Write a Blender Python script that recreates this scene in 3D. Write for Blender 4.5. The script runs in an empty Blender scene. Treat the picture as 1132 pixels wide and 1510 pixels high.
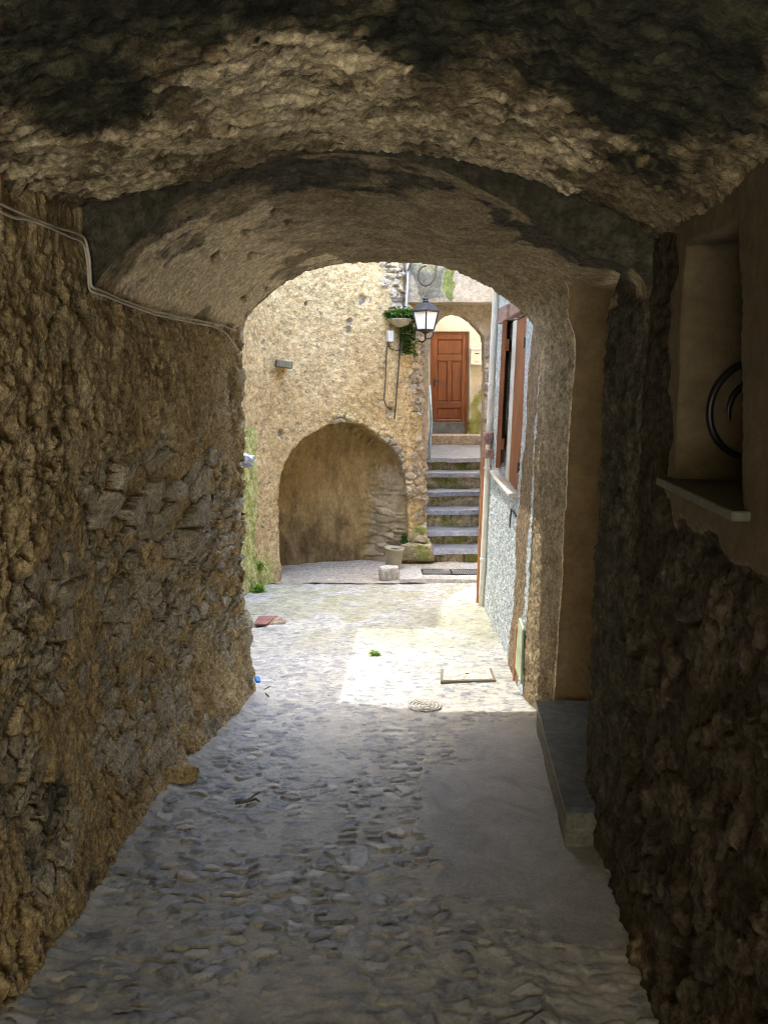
import bpy, bmesh, math, random
import numpy as np
from mathutils import Vector, Matrix, Euler
random.seed(7)
R = math.radians
sc = bpy.context.scene
COL = sc.collection

# ------------------------------------------------------------------ camera maths
F = 1130.0; TH = math.atan(205 / F); CZ = 1.6; SL = 0.08
def ray(x, y):
    u = (x - 566) / F; v = (y - 755) / F
    return np.array([u, math.cos(TH) - v * math.sin(TH), -math.sin(TH) - v * math.cos(TH)])
def at_d(x, y, d):
    r = ray(x, y); return r * (d / r[1]) + np.array([0, 0, CZ])
def gnd(x, y, lift=0.0):
    r = ray(x, y); t = (-CZ + lift) / (r[2] + SL * r[1]); return r * t + np.array([0, 0, CZ])
def gz(y): return -SL * y
def proj(P):
    q = P - np.array([0, 0, CZ])
    dep = q[..., 1] * math.cos(TH) - q[..., 2] * math.sin(TH)
    up = q[..., 1] * math.sin(TH) + q[..., 2] * math.cos(TH)
    dep = np.where(dep < .2, .2, dep)
    return 566 + F * q[..., 0] / dep, 755 - F * up / dep

# ------------------------------------------------------------------ noise
def _h(ix, iy, iz, seed):
    n = (ix.astype(np.int64) * 374761393 + iy.astype(np.int64) * 668265263 + iz.astype(np.int64) * 2147483647 + seed * 974711) & 0xffffffff
    n = ((n ^ (n >> 13)) * 1274126177) & 0xffffffff
    n = ((n ^ (n >> 16)) * 2246822519) & 0xffffffff
    n = n ^ (n >> 15)
    return (n & 0xffffff) / float(0xffffff)
def vnoise(x, y, z, seed=0):
    x0 = np.floor(x); y0 = np.floor(y); z0 = np.floor(z)
    fx, fy, fz = x - x0, y - y0, z - z0
    ux, uy, uz = [f * f * f * (f * (f * 6 - 15) + 10) for f in (fx, fy, fz)]
    r = 0
    for a in (0, 1):
        for b in (0, 1):
            for c in (0, 1):
                w = (ux if a else 1 - ux) * (uy if b else 1 - uy) * (uz if c else 1 - uz)
                r = r + w * _h(x0 + a, y0 + b, z0 + c, seed)
    return r * 2 - 1
def fbm(P, f, o=4, seed=0, gain=.5, ridged=False, st=(1, 1, 1)):
    x, y, z = P[..., 0] * f * st[0], P[..., 1] * f * st[1], P[..., 2] * f * st[2]
    a = 1.; r = 0; t = 0
    for i in range(o):
        n = vnoise(x + 17.3 * i, y - 9.1 * i, z + 4.7 * i, seed + i)
        if ridged: n = 1 - 2 * np.abs(n)
        r = r + a * n; t += a; a *= gain; x, y, z = x * 2.03, y * 2.03, z * 2.03
    return r / t
def worley(u, v, seed=0, jit=.85):
    u0 = np.floor(u); v0 = np.floor(v); zz = np.zeros_like(u)
    F1 = np.full(u.shape, 9.); F2 = np.full(u.shape, 9.); ID = np.zeros(u.shape); DX = np.zeros(u.shape); DY = np.zeros(u.shape)
    for a in (-1, 0, 1):
        for b in (-1, 0, 1):
            cx, cy = u0 + a, v0 + b
            px = cx + .5 + (_h(cx, cy, zz, seed) - .5) * jit; py = cy + .5 + (_h(cx, cy, zz + 1, seed) - .5) * jit
            dx, dy = u - px, v - py; d = np.sqrt(dx * dx + dy * dy)
            n = d < F1
            F2 = np.where(n, F1, np.minimum(F2, d)); ID = np.where(n, _h(cx, cy, zz + 2, seed), ID)
            DX = np.where(n, dx, DX); DY = np.where(n, dy, DY); F1 = np.where(n, d, F1)
    return F1, F2, ID, DX, DY
def sst(a, b, x):
    t = np.clip((x - a) / (b - a), 0, 1); return t * t * (3 - 2 * t)
def sdf(A, B, poly):
    """signed distance to polygon (negative inside) and nearest outline point"""
    best = np.full(A.shape, 1e9); nx = np.zeros(A.shape); ny = np.zeros(A.shape); ins = np.zeros(A.shape, bool)
    n = len(poly)
    for i in range(n):
        x0, y0 = poly[i]; x1, y1 = poly[(i + 1) % n]
        dx, dy = x1 - x0, y1 - y0
        t = np.clip(((A - x0) * dx + (B - y0) * dy) / (dx * dx + dy * dy + 1e-12), 0, 1)
        qx, qy = x0 + t * dx, y0 + t * dy; d = np.hypot(A - qx, B - qy); m = d < best
        best = np.where(m, d, best); nx = np.where(m, qx, nx); ny = np.where(m, qy, ny)
        if y0 != y1:
            c = ((y0 > B) != (y1 > B)) & (A < (x1 - x0) * (B - y0) / (y1 - y0) + x0); ins ^= c
    return np.where(ins, -best, best), nx, ny
def pmask(P, poly, soft=12, wob=10, f=6, seed=3):
    """soft mask of a patch of surface whose outline is given by its sighted corners"""
    x, y = proj(P)
    if wob: x = x + fbm(P, f, 4, seed) * wob; y = y + fbm(P, f, 4, seed + 9) * wob
    d, _, _ = sdf(x, y, poly)
    return sst(soft, -soft, d)

# ------------------------------------------------------------------ mesh helpers
def tag(o, label=None, cat=None, group=None, kind=None):
    if label: o['label'] = label
    if cat: o['category'] = cat
    if group: o['group'] = group
    if kind: o['kind'] = kind
    return o
def link(name, me, mat, parent=None, loc=(0, 0, 0)):
    o = bpy.data.objects.new(name, me); COL.objects.link(o)
    for m in (mat if isinstance(mat, (list, tuple)) else [mat]): me.materials.append(m)
    if parent is not None:
        o.parent = parent; loc = Vector(loc) - Vector(parent['_w'])
    o.location = loc
    return o
def empty(name, loc):
    o = bpy.data.objects.new(name, None); COL.objects.link(o); o.location = loc; o['_w'] = list(map(float, loc)); o.empty_display_size = .1
    return o
def mesh_np(name, V, Fc, mat, parent=None, loc=None, attr=None, smooth=True, mi=None):
    V = np.asarray(V, float).reshape(-1, 3)
    if loc is None: loc = (parent['_w'] if parent is not None else (V[:, 0].mean(), V[:, 1].mean(), V[:, 2].min()))
    me = bpy.data.meshes.new(name)
    if isinstance(Fc, np.ndarray):
        nf = len(Fc); me.vertices.add(len(V)); me.vertices.foreach_set('co', (V - np.array(loc)).astype(np.float32).ravel())
        me.loops.add(nf * 4); me.loops.foreach_set('vertex_index', Fc.astype(np.int32).ravel())
        me.polygons.add(nf); me.polygons.foreach_set('loop_start', np.arange(0, nf * 4, 4, dtype=np.int32))
        try: me.polygons.foreach_set('loop_total', np.full(nf, 4, np.int32))
        except Exception: pass
        me.update(calc_edges=True); me.validate()
    else:
        me.from_pydata([tuple(v) for v in (V - np.array(loc))], [], [tuple(f) for f in Fc])
    if smooth: me.polygons.foreach_set('use_smooth', [True] * len(me.polygons))
    if mi is not None: me.polygons.foreach_set('material_index', np.asarray(mi, np.int32))
    if attr is not None:
        a = me.attributes.new('mix', 'FLOAT_COLOR', 'POINT'); a.data.foreach_set('color', attr.astype(np.float32).ravel())
    me.update()
    o = link(name, me, mat, parent, loc)
    if parent is None: o['_w'] = list(map(float, loc))
    return o
def quads(n, m, off=0):
    i, j = np.meshgrid(np.arange(n - 1), np.arange(m - 1), indexing='ij'); a = (i * m + j).ravel() + off
    return np.stack([a, a + m, a + m + 1, a + 1], 1)
def shell(P, keep, back, attr, flip=False):
    """front grid P (n,m,3) + a back sheet from the boundary moved by back(point)->point; returns V,F,attr,material index"""
    n, m = P.shape[:2]; Fq = quads(n, m)
    if keep is not None: Fq = Fq[keep.ravel()]
    V = P.reshape(-1, 3); nb = len(V)
    ring = [(i, 0) for i in range(n)] + [(n - 1, j) for j in range(1, m)] + [(i, m - 1) for i in range(n - 2, -1, -1)] + [(0, j) for j in range(m - 2, 0, -1)]
    idx = np.array([i * m + j for i, j in ring]); Bk = np.array([back(V[k]) for k in idx])
    k = len(idx); q = np.stack([idx, nb + np.arange(k), nb + (np.arange(k) + 1) % k, np.roll(idx, -1)], 1)
    # back sheet: strips between the long sides
    bi = {}
    for r, (i, j) in enumerate(ring): bi[(i, j)] = nb + r
    bs = np.array([[bi[(i, 0)], bi[(i + 1, 0)], bi[(i + 1, m - 1)], bi[(i, m - 1)]] for i in range(n - 1)])
    Fa = np.concatenate([Fq, q, bs]); V = np.concatenate([V, Bk])
    A = np.concatenate([attr.reshape(-1, 4), np.zeros((k, 4))])
    mi = np.concatenate([np.zeros(len(Fq), int), np.ones(len(q) + len(bs), int)])
    if flip: Fa = Fa[:, ::-1]
    return V, Fa, A, mi

class MB:
    """collects simple solids into one mesh"""
    def __init__(s): s.bm = bmesh.new()
    def box(s, c, d, rot=(0, 0, 0), bev=.004, seg=1):
        t = bmesh.new(); bmesh.ops.create_cube(t, size=1); bmesh.ops.scale(t, vec=d, verts=t.verts)
        if bev: bmesh.ops.bevel(t, geom=t.edges[:], offset=min(bev, min(d) * .45), segments=seg, affect='EDGES', profile=.6)
        M = Matrix.Translation(c) @ Euler(rot).to_matrix().to_4x4(); bmesh.ops.transform(t, matrix=M, verts=t.verts); s._add(t); return s
    def rock(s, c, d, rot=(0, 0, 0), seed=1, amp=.08, rnd=.35, cuts=7, f=1.0):
        t = bmesh.new(); bmesh.ops.create_cube(t, size=1); bmesh.ops.subdivide_edges(t, edges=t.edges[:], cuts=cuts, use_grid_fill=True)
        for v in t.verts:
            p = v.co.copy(); q = p.normalized() * .62
            v.co = p.lerp(q, rnd)
        P = np.array([v.co for v in t.verts]) * np.array(d)
        h = fbm(P + seed * 3.1, 2.2 * f / max(d), 4, seed) * amp * min(d) * 2.2 + fbm(P + seed, 9 * f / max(d), 3, seed + 4) * amp * min(d) * .8
        for v, q, hh in zip(t.verts, P, h): v.co = Vector(q) + v.co.normalized() * hh
        M = Matrix.Translation(c) @ Euler(rot).to_matrix().to_4x4(); bmesh.ops.transform(t, matrix=M, verts=t.verts); s._add(t); return s
    def tube(s, pts, r, n=8, cap=True):
        pts = [Vector(p) for p in pts]; rs = r if isinstance(r, (list, tuple)) else [r] * len(pts); rings = []; up = None
        for i, p in enumerate(pts):
            t = (pts[min(i + 1, len(pts) - 1)] - pts[max(i - 1, 0)]).normalized()
            if up is None: up = t.orthogonal().normalized()
            up = (up - t * up.dot(t)).normalized(); b = t.cross(up)
            rings.append([s.bm.verts.new(p + (up * math.cos(2 * math.pi * k / n) + b * math.sin(2 * math.pi * k / n)) * rs[i]) for k in range(n)])
        for a, b in zip(rings, rings[1:]):
            for k in range(n): s.bm.faces.new((a[k], a[(k + 1) % n], b[(k + 1) % n], b[k]))
        if cap: s.bm.faces.new(rings[0][::-1]); s.bm.faces.new(rings[-1])
        return s
    def lathe(s, c, prof, n=24, ph=0):
        rings = []
        for r, z in prof: rings.append([s.bm.verts.new((c[0] + r * math.cos(2 * math.pi * k / n + ph), c[1] + r * math.sin(2 * math.pi * k / n + ph), c[2] + z)) for k in range(n)])
        for a, b in zip(rings, rings[1:]):
            for k in range(n): s.bm.faces.new((a[k], a[(k + 1) % n], b[(k + 1) % n], b[k]))
        s.bm.faces.new(rings[0][::-1]); s.bm.faces.new(rings[-1]); return s
    def poly(s, pts, ext):
        """flat polygon extruded by ext"""
        a = [s.bm.verts.new(p) for p in pts]; b = [s.bm.verts.new(Vector(p) + Vector(ext)) for p in pts]
        s.bm.faces.new(a[::-1]); s.bm.faces.new(b); n = len(a)
        for k in range(n): s.bm.faces.new((a[k], a[(k + 1) % n], b[(k + 1) % n], b[k]))
        return s
    def face(s, pts): s.bm.faces.new([s.bm.verts.new(p) for p in pts]); return s
    def _add(s, t):
        me = bpy.data.meshes.new('t'); t.to_mesh(me); t.free(); s.bm.from_mesh(me); bpy.data.meshes.remove(me)
    def build(s, name, mat, parent=None, loc=None, smooth=False, rc=True):
        if rc: bmesh.ops.recalc_face_normals(s.bm, faces=s.bm.faces[:])
        if loc is None:
            if parent is not None: loc = parent['_w']
            else:
                v = np.array([q.co for q in s.bm.verts]); loc = (v[:, 0].mean(), v[:, 1].mean(), v[:, 2].min())
        bmesh.ops.translate(s.bm, vec=-Vector(loc), verts=s.bm.verts)
        me = bpy.data.meshes.new(name); s.bm.to_mesh(me); s.bm.free()
        if smooth:
            for p in me.polygons: p.use_smooth = True
        o = link(name, me, mat, parent, loc); o['_w'] = list(map(float, loc)); return o

# ------------------------------------------------------------------ materials
class NT:
    def __init__(s, name):
        s.m = bpy.data.materials.new(name); s.m.use_nodes = True; s.t = s.m.node_tree; s.n = s.t.nodes; s.p = s.n['Principled BSDF']
        s.tc = s.n.new('ShaderNodeTexCoord')
    def L(s, a, b): s.t.links.new(a, b)
    def noise(s, scale, detail=6, rough=.6, dist=0, st=None):
        v = s.tc.outputs['Object']
        if st: mp = s.n.new('ShaderNodeMapping'); mp.inputs['Scale'].default_value = st[:3]; mp.inputs['Rotation'].default_value = (st[3:6] if len(st) > 3 else (0, 0, 0)); s.L(v, mp.inputs[0]); v = mp.outputs[0]
        q = s.n.new('ShaderNodeTexNoise'); q.inputs['Scale'].default_value = scale; q.inputs['Detail'].default_value = detail; q.inputs['Roughness'].default_value = rough; q.inputs['Distortion'].default_value = dist
        s.L(v, q.inputs['Vector']); return q.outputs['Fac']
    def vor(s, scale, feat='F1', out='Distance', rnd=1, st=None):
        v = s.tc.outputs['Object']
        if st: mp = s.n.new('ShaderNodeMapping'); mp.inputs['Scale'].default_value = st; s.L(v, mp.inputs[0]); v = mp.outputs[0]
        q = s.n.new('ShaderNodeTexVoronoi'); q.feature = feat; q.inputs['Scale'].default_value = scale; s.L(v, q.inputs['Vector']); return q.outputs[out]
    def ramp(s, f, stops):
        q = s.n.new('ShaderNodeValToRGB'); e = q.color_ramp.elements
        while len(e) < len(stops): e.new(.5)
        for k, (p, c) in enumerate(stops): e[k].position = p; e[k].color = (*c, 1) if len(c) == 3 else c
        s.L(f, q.inputs[0]); return q.outputs[0]
    def math(s, op, a, b=None, clamp=False):
        q = s.n.new('ShaderNodeMath'); q.operation = op; q.use_clamp = clamp
        for k, v in enumerate((a, b)):
            if v is None: continue
            if isinstance(v, (int, float)): q.inputs[k].default_value = v
            else: s.L(v, q.inputs[k])
        return q.outputs[0]
    def mix(s, f, a, b, mode='MIX'):
        q = s.n.new('ShaderNodeMix'); q.data_type = 'RGBA'; q.blend_type = mode
        for k, v in ((0, f), (6, a), (7, b)):
            if isinstance(v, (int, float)): q.inputs[k].default_value = v
            elif isinstance(v, tuple): q.inputs[k].default_value = (*v, 1)
            else: s.L(v, q.inputs[k])
        return q.outputs[2]
    def attr(s):
        q = s.n.new('ShaderNodeAttribute'); q.attribute_name = 'mix'; sp = s.n.new('ShaderNodeSeparateColor'); s.L(q.outputs['Color'], sp.inputs[0])
        return sp.outputs[0], sp.outputs[1], sp.outputs[2], q.outputs['Alpha']
    def rng(s, f, a, b, c=0., d=1.):
        q = s.n.new('ShaderNodeMapRange'); q.interpolation_type = 'SMOOTHSTEP'; s.L(f, q.inputs[0])
        for k, v in enumerate((a, b, c, d)): q.inputs[k + 1].default_value = v
        return q.outputs[0]
    def bump(s, h, strength=.4, dist=.01, prev=None):
        q = s.n.new('ShaderNodeBump'); q.inputs['Strength'].default_value = strength; q.inputs['Distance'].default_value = dist; s.L(h, q.inputs['Height'])
        if prev is not None: s.L(prev, q.inputs['Normal'])
        return q.outputs[0]
    def done(s, col, rough=.9, spec=.25, nrm=None, metal=0):
        if isinstance(col, tuple): s.p.inputs['Base Color'].default_value = (*col, 1)
        else: s.L(col, s.p.inputs['Base Color'])
        if isinstance(rough, (int, float)): s.p.inputs['Roughness'].default_value = rough
        else: s.L(rough, s.p.inputs['Roughness'])
        s.p.inputs['Specular IOR Level'].default_value = spec; s.p.inputs['Metallic'].default_value = metal
        if nrm is not None: s.L(nrm, s.p.inputs['Normal'])
        return s.m

def rough_mat(name, c, scale=2.5, c2=None, c3=None, c4=None, bs=70, bstr=.6, bdist=.008, rough=.92, spec=.2, grain=.35, st=None, specks=None, rough2=None):
    """mineral surface: three tones broken by noise, three painted-in layers (vertex mask), grain and relief"""
    t = NT(name); n1 = t.noise(scale, 8, .65, .3, st); n2 = t.noise(bs, 5, .7, 0, st); n3 = t.noise(scale * 5, 6, .6, .2, st)
    col = t.ramp(n1, [(.3, c[0]), (.5, c[1]), (.68, c[2])])
    col = t.mix(t.rng(n3, .35, .7), col, t.ramp(n3, [(.3, c[2]), (.7, c[0])]), 'MIX') if False else t.mix(.45, col, t.ramp(n3, [(.33, c[0]), (.5, c[1]), (.65, c[2])]))
    if specks:
        sn = t.noise(specks[1], 3, .6, .4, specks[4] if len(specks) > 4 else None); col = t.mix(t.rng(sn, specks[2], specks[3]), col, specks[0])
    r = rough
    if c2 or c3 or c4:
        a = t.attr(); nb = t.noise(18, 6, .7, .4)
        for k, cc in enumerate((c2, c3, c4)):
            if not cc: continue
            f = t.rng(t.math('ADD', a[k], t.math('MULTIPLY', t.math('SUBTRACT', nb, .5), .7)), .3, .7)
            f = t.math('MULTIPLY', f, t.rng(a[k], .02, .12))
            if k == 0 and rough2 is not None: r = t.math('ADD', t.math('MULTIPLY', f, rough2 - rough), rough)
            pal = t.mix(.5, t.ramp(a[3], [(.0, cc[0]), (.5, cc[1]), (1., cc[2])]), t.ramp(n3, [(.35, cc[0]), (.5, cc[1]), (.65, cc[2])])) if k == 0 else t.ramp(n3, [(.35, cc[0]), (.5, cc[1]), (.65, cc[2])])
            col = t.mix(f, col, pal)
    g = t.ramp(n2, [(.36, (1 - grain,) * 3), (.62, (1 + grain * .55,) * 3)]); col = t.mix(1., col, g, 'MULTIPLY')
    n4 = t.noise(bs * .4, 6, .7, .3, st); col = t.mix(1., col, t.ramp(n4, [(.36, (1 - grain * .8,) * 3), (.62, (1 + grain * .4,) * 3)]), 'MULTIPLY')
    h = t.math('ADD', t.math('MULTIPLY', n2, .7), t.math('MULTIPLY', t.noise(bs * .33, 4, .6), 1.2))
    return t.done(col, r, spec, t.bump(h, bstr, bdist))
def plain(name, col, rough=.5, spec=.4, metal=0, var=.2, bs=60, bstr=.12):
    t = NT(name); n = t.noise(9, 6, .65); c = t.mix(1., t.mix(0., col, col), t.ramp(n, [(.3, (1 - var,) * 3), (.7, (1 + var * .5,) * 3)]), 'MULTIPLY')
    rr = t.math('ADD', t.math('MULTIPLY', n, .25), rough - .12)
    return t.done(c, rr, spec, t.bump(t.noise(bs, 4), bstr, .003), metal)
def wood(name, dark, light, rough=.5, sc=1.0, axis=(22, 22, 1.6)):
    t = NT(name); n = t.noise(1.6 * sc, 8, .65, 1.2, axis); k = t.noise(5, 4)
    c = t.ramp(n, [(.3, dark), (.52, tuple((a + b) / 2 for a, b in zip(dark, light))), (.72, light)])
    c = t.mix(1., c, t.ramp(k, [(.3, (.75,) * 3), (.7, (1.1,) * 3)]), 'MULTIPLY')
    return t.done(c, rough, .4, t.bump(n, .25, .003))

M = {}
M['left'] = rough_mat('ochre_mortar', [(.36, .255, .12), (.58, .44, .235), (.75, .61, .37)], 2.2,
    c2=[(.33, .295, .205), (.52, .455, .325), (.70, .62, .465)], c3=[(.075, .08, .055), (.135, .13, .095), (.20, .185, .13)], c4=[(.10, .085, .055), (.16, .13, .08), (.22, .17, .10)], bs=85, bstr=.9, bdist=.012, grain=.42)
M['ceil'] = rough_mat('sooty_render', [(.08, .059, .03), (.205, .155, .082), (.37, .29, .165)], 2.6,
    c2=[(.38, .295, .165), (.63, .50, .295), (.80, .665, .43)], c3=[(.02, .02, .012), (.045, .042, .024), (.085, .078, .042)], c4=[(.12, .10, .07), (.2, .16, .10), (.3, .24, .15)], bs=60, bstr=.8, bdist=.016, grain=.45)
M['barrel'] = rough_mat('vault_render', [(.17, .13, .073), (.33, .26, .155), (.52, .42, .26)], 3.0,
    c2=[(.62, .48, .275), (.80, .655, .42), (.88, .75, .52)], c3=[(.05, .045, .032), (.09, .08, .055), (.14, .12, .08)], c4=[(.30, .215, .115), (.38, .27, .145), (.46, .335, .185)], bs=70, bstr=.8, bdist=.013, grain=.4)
M['spandrel'] = rough_mat('shaded_spandrel', [(.05, .046, .03), (.085, .076, .05), (.15, .13, .085)], 5, bs=40, bstr=1., bdist=.02)  # near-black tone holds the shade of faces turned from the mouth
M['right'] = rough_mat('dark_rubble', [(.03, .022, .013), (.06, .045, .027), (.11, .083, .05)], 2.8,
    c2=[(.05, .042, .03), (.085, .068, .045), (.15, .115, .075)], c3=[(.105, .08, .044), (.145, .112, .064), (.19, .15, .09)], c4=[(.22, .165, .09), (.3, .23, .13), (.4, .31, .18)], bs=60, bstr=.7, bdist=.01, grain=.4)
M['yellow'] = rough_mat('cream_roughcast', [(.32, .22, .098), (.465, .34, .168), (.57, .44, .25)], 2.0,
    c2=[(.20, .175, .14), (.36, .29, .2), (.52, .42, .29)], c3=[(.24, .27, .07), (.38, .38, .14), (.5, .47, .23)], c4=[(.25, .18, .082), (.31, .226, .108), (.38, .282, .145)], bs=50, bstr=.9, bdist=.02, grain=.3,
    specks=((.24, .195, .12), 14, .56, .68, (1, 1, 1.7, 0, .5, 0)))
M['white'] = rough_mat('white_roughcast', [(.50, .55, .57), (.64, .69, .71), (.74, .78, .79)], 2.5,
    c2=[(.20, .15, .09), (.28, .21, .13), (.36, .275, .175)], c3=[(.33, .40, .44), (.48, .57, .61), (.64, .72, .75)], c4=[(.5, .46, .40), (.66, .62, .55), (.78, .74, .67)], bs=60, bstr=.9, bdist=.014, grain=.5)
M['arch'] = rough_mat('pinkish_render', [(.24, .185, .12), (.31, .245, .165), (.37, .3, .21)], 2.2,
    c2=[(.10, .095, .065), (.16, .145, .10), (.23, .205, .145)], c3=[(.075, .085, .02), (.12, .13, .035), (.18, .18, .06)], c4=[(.25, .2, .15), (.38, .3, .22), (.5, .4, .3)], bs=55, bstr=.4, grain=.22)
M['pale'] = rough_mat('pale_yellow_plaster', [(.42, .41, .31), (.48, .47, .365), (.53, .52, .42)], 1.5,
    c2=[(.42, .36, .24), (.5, .44, .3), (.6, .53, .38)], c3=[(.16, .17, .035), (.26, .25, .075), (.36, .33, .13)], bs=60, bstr=.2, grain=.12)
M['jamb'] = rough_mat('jamb_plaster', [(.24, .175, .092), (.33, .245, .135), (.42, .32, .19)], 1.8, bs=35, bstr=.25, grain=.12)
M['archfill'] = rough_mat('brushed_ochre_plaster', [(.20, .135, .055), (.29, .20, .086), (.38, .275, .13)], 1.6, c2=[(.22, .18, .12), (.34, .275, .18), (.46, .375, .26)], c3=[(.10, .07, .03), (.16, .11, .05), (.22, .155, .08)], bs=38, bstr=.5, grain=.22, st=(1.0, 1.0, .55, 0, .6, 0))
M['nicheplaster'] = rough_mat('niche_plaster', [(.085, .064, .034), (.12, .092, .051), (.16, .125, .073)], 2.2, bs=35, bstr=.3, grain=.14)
M['core'] = plain('wall_core', (.3, .24, .16), .9, .1)
M['house'] = rough_mat('house_render', [(.45, .36, .24), (.58, .48, .33), (.68, .58, .42)], 1.0, bs=40, bstr=.3)
M['stone'] = rough_mat('mossy_stone', [(.20, .17, .11), (.37, .31, .205), (.52, .44, .31)], 5, bs=60, bstr=.8, bdist=.012, specks=((.19, .20, .06), 4.5, .47, .6))
M['brownstone'] = rough_mat('brown_stone', [(.20, .155, .105), (.34, .265, .185), (.47, .38, .28)], 7, bs=60, bstr=.7)
M['slate'] = rough_mat('blue_slate', [(.095, .10, .105), (.165, .17, .175), (.25, .25, .25)], 5, bs=50, bstr=.35, rough=.5, spec=.5, grain=.25)
M['slatedark'] = rough_mat('dark_slate', [(.06, .08, .095), (.10, .125, .145), (.16, .19, .205)], 4, bs=50, bstr=.2, rough=.42, spec=.5, grain=.2)
M['cement'] = rough_mat('grey_cement', [(.15, .145, .12), (.215, .205, .17), (.29, .28, .24)], 4, bs=60, bstr=.3, grain=.25)
M['pink'] = rough_mat('pink_stone', [(.28, .18, .15), (.38, .25, .21), (.47, .33, .28)], 6, bs=50, bstr=.5)
M['door'] = wood('varnished_door', (.085, .024, .006), (.21, .064, .014), .42)
M['shutter'] = wood('shutter_wood', (.20, .078, .034), (.42, .175, .08), .6)
M['oldwood'] = wood('weathered_wood', (.08, .07, .045), (.22, .19, .12), .8)
M['iron'] = plain('black_iron', (.025, .024, .024), .5, .5, .3)
M['rust'] = plain('rusty_iron', (.09, .06, .04), .75, .3, .2, .4)
M['lampmetal'] = plain('lamp_metal', (.03, .032, .038), .38, .6, .4)
M['milk'] = plain('milk_glass', (.80, .79, .74), .25, .5, 0, .05)
M['cable'] = plain('pale_cable', (.60, .53, .40), .6, .3, 0, .25)
M['darkcable'] = plain('dark_cable', (.05, .045, .04), .6, .3)
M['greypipe'] = plain('grey_conduit', (.42, .40, .36), .55, .4)
M['box'] = plain('grey_plastic', (.55, .54, .5), .5, .4)
M['mail'] = plain('mailbox_paint', (.50, .53, .45), .45, .4)
M['zinc'] = plain('zinc', (.36, .38, .37), .45, .5, .5)
M['kick'] = plain('weathered_kick_board', (.12, .125, .115), .7, .3, 0, .5, 20, .3)
M['cream'] = plain('cream_pipe', (.80, .78, .71), .5, .4, 0, .15)
M['terra'] = plain('terracotta_pipe', (.46, .20, .09), .6, .3, 0, .25)
M['pot'] = plain('clay_pot', (.36, .32, .23), .8, .2, 0, .35, 30, .3)
M['hose'] = plain('black_hose', (.012, .012, .013), .35, .5)
M['sill'] = rough_mat('stone_sill', [(.07, .067, .044), (.095, .09, .062), (.12, .114, .082)], 6, bs=40, bstr=.15, grain=.15, rough=.6)
M['soil'] = plain('soil', (.05, .035, .02), .95, .1)
M['cover'] = rough_mat('cast_cover', [(.40, .38, .33), (.50, .475, .42), (.6, .57, .5)], 9, bs=60, bstr=.3, rough=.7)
M['coverframe'] = plain('cover_frame', (.20, .165, .125), .8, .3)
M['red'] = plain('faded_red', (.27, .14, .115), .85, .2, 0, .4)
M['blue'] = plain('blue_plastic', (.02, .20, .55), .4, .5)
M['board'] = plain('painted_board', (.52, .60, .40), .7, .3, 0, .3)
M['greenpole'] = plain('painted_pole', (.22, .30, .33), .55, .4, 0, .35)
M['tile'] = plain('roof_tile', (.40, .19, .11), .85, .2, 0, .4)
def leafmat(name, a, b):
    t = NT(name); oi = t.n.new('ShaderNodeNewGeometry'); r = oi.outputs['Random Per Island']
    c = t.ramp(r, [(.0, a), (1., b)]); m = t.done(c, .55, .3)
    tr = t.n.new('ShaderNodeBsdfTranslucent'); t.L(c, tr.inputs[0]); mx = t.n.new('ShaderNodeMixShader'); mx.inputs[0].default_value = .35
    t.L(t.p.outputs[0], mx.inputs[1]); t.L(tr.outputs[0], mx.inputs[2]); t.L(mx.outputs[0], t.n['Material Output'].inputs[0]); return m
M['leaf'] = leafmat('dark_leaf', (.03, .075, .012), (.10, .20, .035))
M['lime'] = leafmat('lime_leaf', (.12, .24, .02), (.25, .40, .05))

YB = -2.05      # the passage's other end, behind the viewer
# ------------------------------------------------------------------ walls
class Wall:
    """vertical wall over a footprint polyline; side=+1 when its face looks to the left of the walking direction"""
    def __init__(s, foot, side=1, batter=0.):
        s.f = np.array(foot, float); s.side = side; s.b = batter
        d = np.hypot(*np.diff(s.f, axis=0).T); s.S = np.concatenate([[0], np.cumsum(d)]); s.len = s.S[-1]
    def pos(s, S, Z):
        x = np.interp(S, s.S, s.f[:, 0]); y = np.interp(S, s.S, s.f[:, 1]); n = s.nrm(S)
        return np.stack([x - n[..., 0] * s.b * Z, y - n[..., 1] * s.b * Z, Z * 1.0], -1)
    def nrm(s, S, e=.06):
        x1 = np.interp(S + e, s.S, s.f[:, 0]); x0 = np.interp(S - e, s.S, s.f[:, 0]); y1 = np.interp(S + e, s.S, s.f[:, 1]); y0 = np.interp(S - e, s.S, s.f[:, 1])
        l = np.hypot(x1 - x0, y1 - y0) + 1e-9; return np.stack([-(y1 - y0) / l * s.side, (x1 - x0) / l * s.side, np.zeros_like(l)], -1)
    def hit(s, px, py):
        r = ray(px, py); 
        for i in range(len(s.f) - 1):
            a, b = s.f[i], s.f[i + 1]; e = b - a; A = np.array([[r[0], -e[0]], [r[1], -e[1]]])
            if abs(np.linalg.det(A)) < 1e-9: continue
            t, k = np.linalg.solve(A, a)
            if t > 0 and -1e-3 <= k <= 1.001: return (s.S[i] + k * (s.S[i + 1] - s.S[i]), CZ + r[2] * t)
        raise ValueError('no hit %s %s' % (px, py))
    def grid(s, svals, zvals): return np.meshgrid(svals, zvals, indexing='ij')
def spaced(*segs):
    """(a,b,step) runs -> sorted samples"""
    out = []
    for a, b, st in segs: out += list(np.linspace(a, b, max(2, int(round((b - a) / st)) + 1)))[:-1]
    return np.array(out + [segs[-1][1]])
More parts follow.
